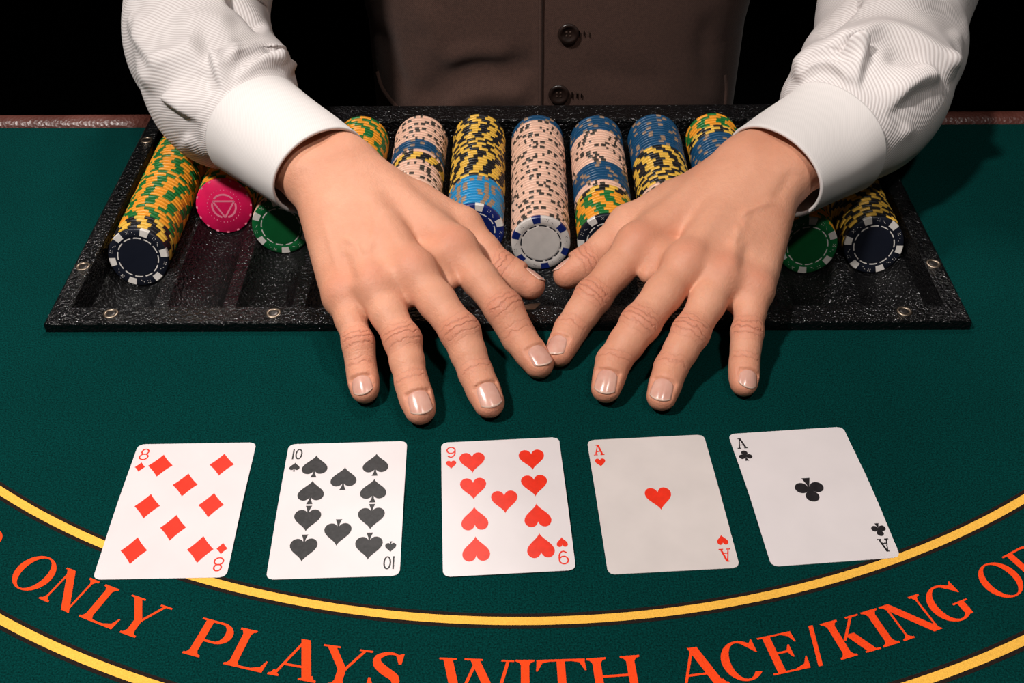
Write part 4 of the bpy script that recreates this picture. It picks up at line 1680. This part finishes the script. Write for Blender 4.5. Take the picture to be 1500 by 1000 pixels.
for st in [([(612, 158), (640, 128), (672, 104), (715, 94), (758, 98), (789, 110)], -4, 26, 20, 0.15), ([(640, 170), (700, 140), (780, 140)], 5, 20, 16, 0.2), ([(640, 95), (690, 78), (760, 80)], 3.5, 14, 14, 0.25),
           ([(560, 30), (575, 90), (600, 150)], -2.5, 12, 12, 0.3), ([(1040, 10), (1030, 80), (1040, 150)], -2, 14, 14, 0.3), ([(840, 90), (900, 110), (990, 120)], -1.5, 20, 20, 0.3), ([(600, 0), (640, 50), (620, 100)], 2, 20, 20, 0.3)]:
    N = normals_of(V, Fc)
    V = paint(V, N, [st])
vest = mk('vest', V, Fc, M['vest'], person)
md = vest.modifiers.new('thickness', 'SOLIDIFY')
md.thickness = 0.0012
md.offset = -1


def on_vest(x, y):                             # nearest vest vertex to a pixel, on the front
    d = np.linalg.norm(proj(V) - A(x, y), axis=1) + (V[:, 1] > VC[1]) * 1e6
    k = int(np.argmin(d))
    return V[k]


for bx, by in ((828, 47), (823, 137)):
    c = on_vest(bx, by)
    n_ = nrm(A(0.02, -1, 0.05))
    u_ = nrm(np.cross(A(0, 0, 1), n_))
    v_ = np.cross(n_, u_)
    Vb, Fb = lathe([(0, 0.2), (0, 1.6), (5.2, 1.6), (5.9, 2.4), (7.6, 2.6), (8.6, 1.9), (8.9, 1.0), (8.6, 0.2)], 36)
    Vb = np.array(Vb)
    bt = mk('button', c + np.outer(Vb[:, 0], u_) + np.outer(Vb[:, 1], v_) + np.outer(Vb[:, 2] + 1.0, n_), Fb, M['button'], vest)
    fix_normals(bt)
    mb = MB()
    for hx, hz in ((-1.6, -1.6), (1.6, -1.6), (-1.6, 1.6), (1.6, 1.6)):
        Vh, Fh = lathe([(0, 0), (1.0, 0), (0.8, 0.35), (0, 0.45)], 10)
        Vh = np.array(Vh)
        mb.add(c + np.outer(Vh[:, 0] + hx, u_) + np.outer(Vh[:, 1] + hz, v_) + np.outer(Vh[:, 2] + 2.55, n_), Fh)
    mb.build('button_thread', M['thread'], vest, smooth=True)
    # stitched buttonhole running out beside the button
    mb = MB()
    for k in range(-6, 13):
        xx = 4 + k * 1.1
        q = c + A(-0.0, 0, 0)
        w_ = 2.0
        cc = on_vest(bx + xx * 1.8, by + 1) - A(0, 1.3, 0)
        mb.box(cc - A(0.4, 0.4, w_), cc + A(0.4, 0.4, w_))
    mb.build('buttonhole', M['thread'], vest)


def welt(pts, w, name):
    pp = catmull([on_vest(*q) for q in pts], 24) + A(0, -1.0, 0)
    t = np.gradient(pp, axis=0)
    t /= np.linalg.norm(t, axis=1)[:, None]
    Vw = []
    for p_, d in zip(pp, t):
        s = nrm(np.cross(d, A(0, -1, 0)))
        for a_, b_ in ((-w, 0.5), (-w * 0.7, -1.6), (w * 0.7, -2.0), (w, 0.5)):
            Vw.append(p_ + s * a_ + A(0, b_, 0))
    o = mk(name, Vw, grid_faces(len(pp), 4), M['vest'], vest)
    return fix_normals(o)


welt([(553, 103), (560, 125), (570, 143), (584, 160)], 2.2, 'pocket_welt')
welt([(1062, 108), (1064, 130), (1062, 160)], 2.2, 'pocket_welt')
welt([(791, -30), (791, 30), (790, 90), (789, 150), (789, 175)], 1.4, 'front_edge')

Fd = Field((-200, 800, -790), (270, 1110, -120), 7.0)
for sg in (-1, 1):
    field_add(Fd, Fd.D, A(33 + sg * 70, 965, -180), A(33 + sg * 90, 960, -450), 96, 74, 20)
    field_add(Fd, Fd.D, A(33 + sg * 90, 960, -450), A(33 + sg * 95, 970, -715), 74, 56, 20)
Vt, Qt = surface_nets(Fd.D, Fd.lo, Fd.h)
mk('trousers', Vt, Qt, M['trousers'], person)
fix_normals(bpy.data.objects['trousers'])
for sg in (-1, 1):
    Fd = Field((33 + sg * 95 - 70, 780, -790), (33 + sg * 95 + 70, 1050, -690), 5.0)
    field_add(Fd, Fd.D, A(33 + sg * 95, 1000, -742), A(33 + sg * 98, 860, -748), 38, 30, 10)
    sl, g = Fd.region([A(-999, -999, -999), A(999, 1999, 999)], 0)
    Fd.D = np.maximum(Fd.D, -(g[2] + 779.5) + 0 * g[0] + 0 * g[1])
    Vs, Qs = surface_nets(Fd.D, Fd.lo, Fd.h)
    fix_normals(mk('shoe', Vs, Qs, M['shoe'], person))

Fd = Field((-70, 780, 590), (140, 1010, 780), 4.0)
field_add(Fd, Fd.D, A(36, 906, 672), A(36, 884, 672), 82, 78, 10)
sl, g = Fd.region([A(-999, -999, -999), A(999, 1999, 1999)], 0)
Fd.D = np.maximum(Fd.D, (690 - g[2]) - (g[1] - 850) * 0.85 + 0 * g[0])
Vh, Qh = surface_nets(Fd.D, Fd.lo, Fd.h)
fix_normals(mk('hair', Vh, Qh, M['hair'], person))
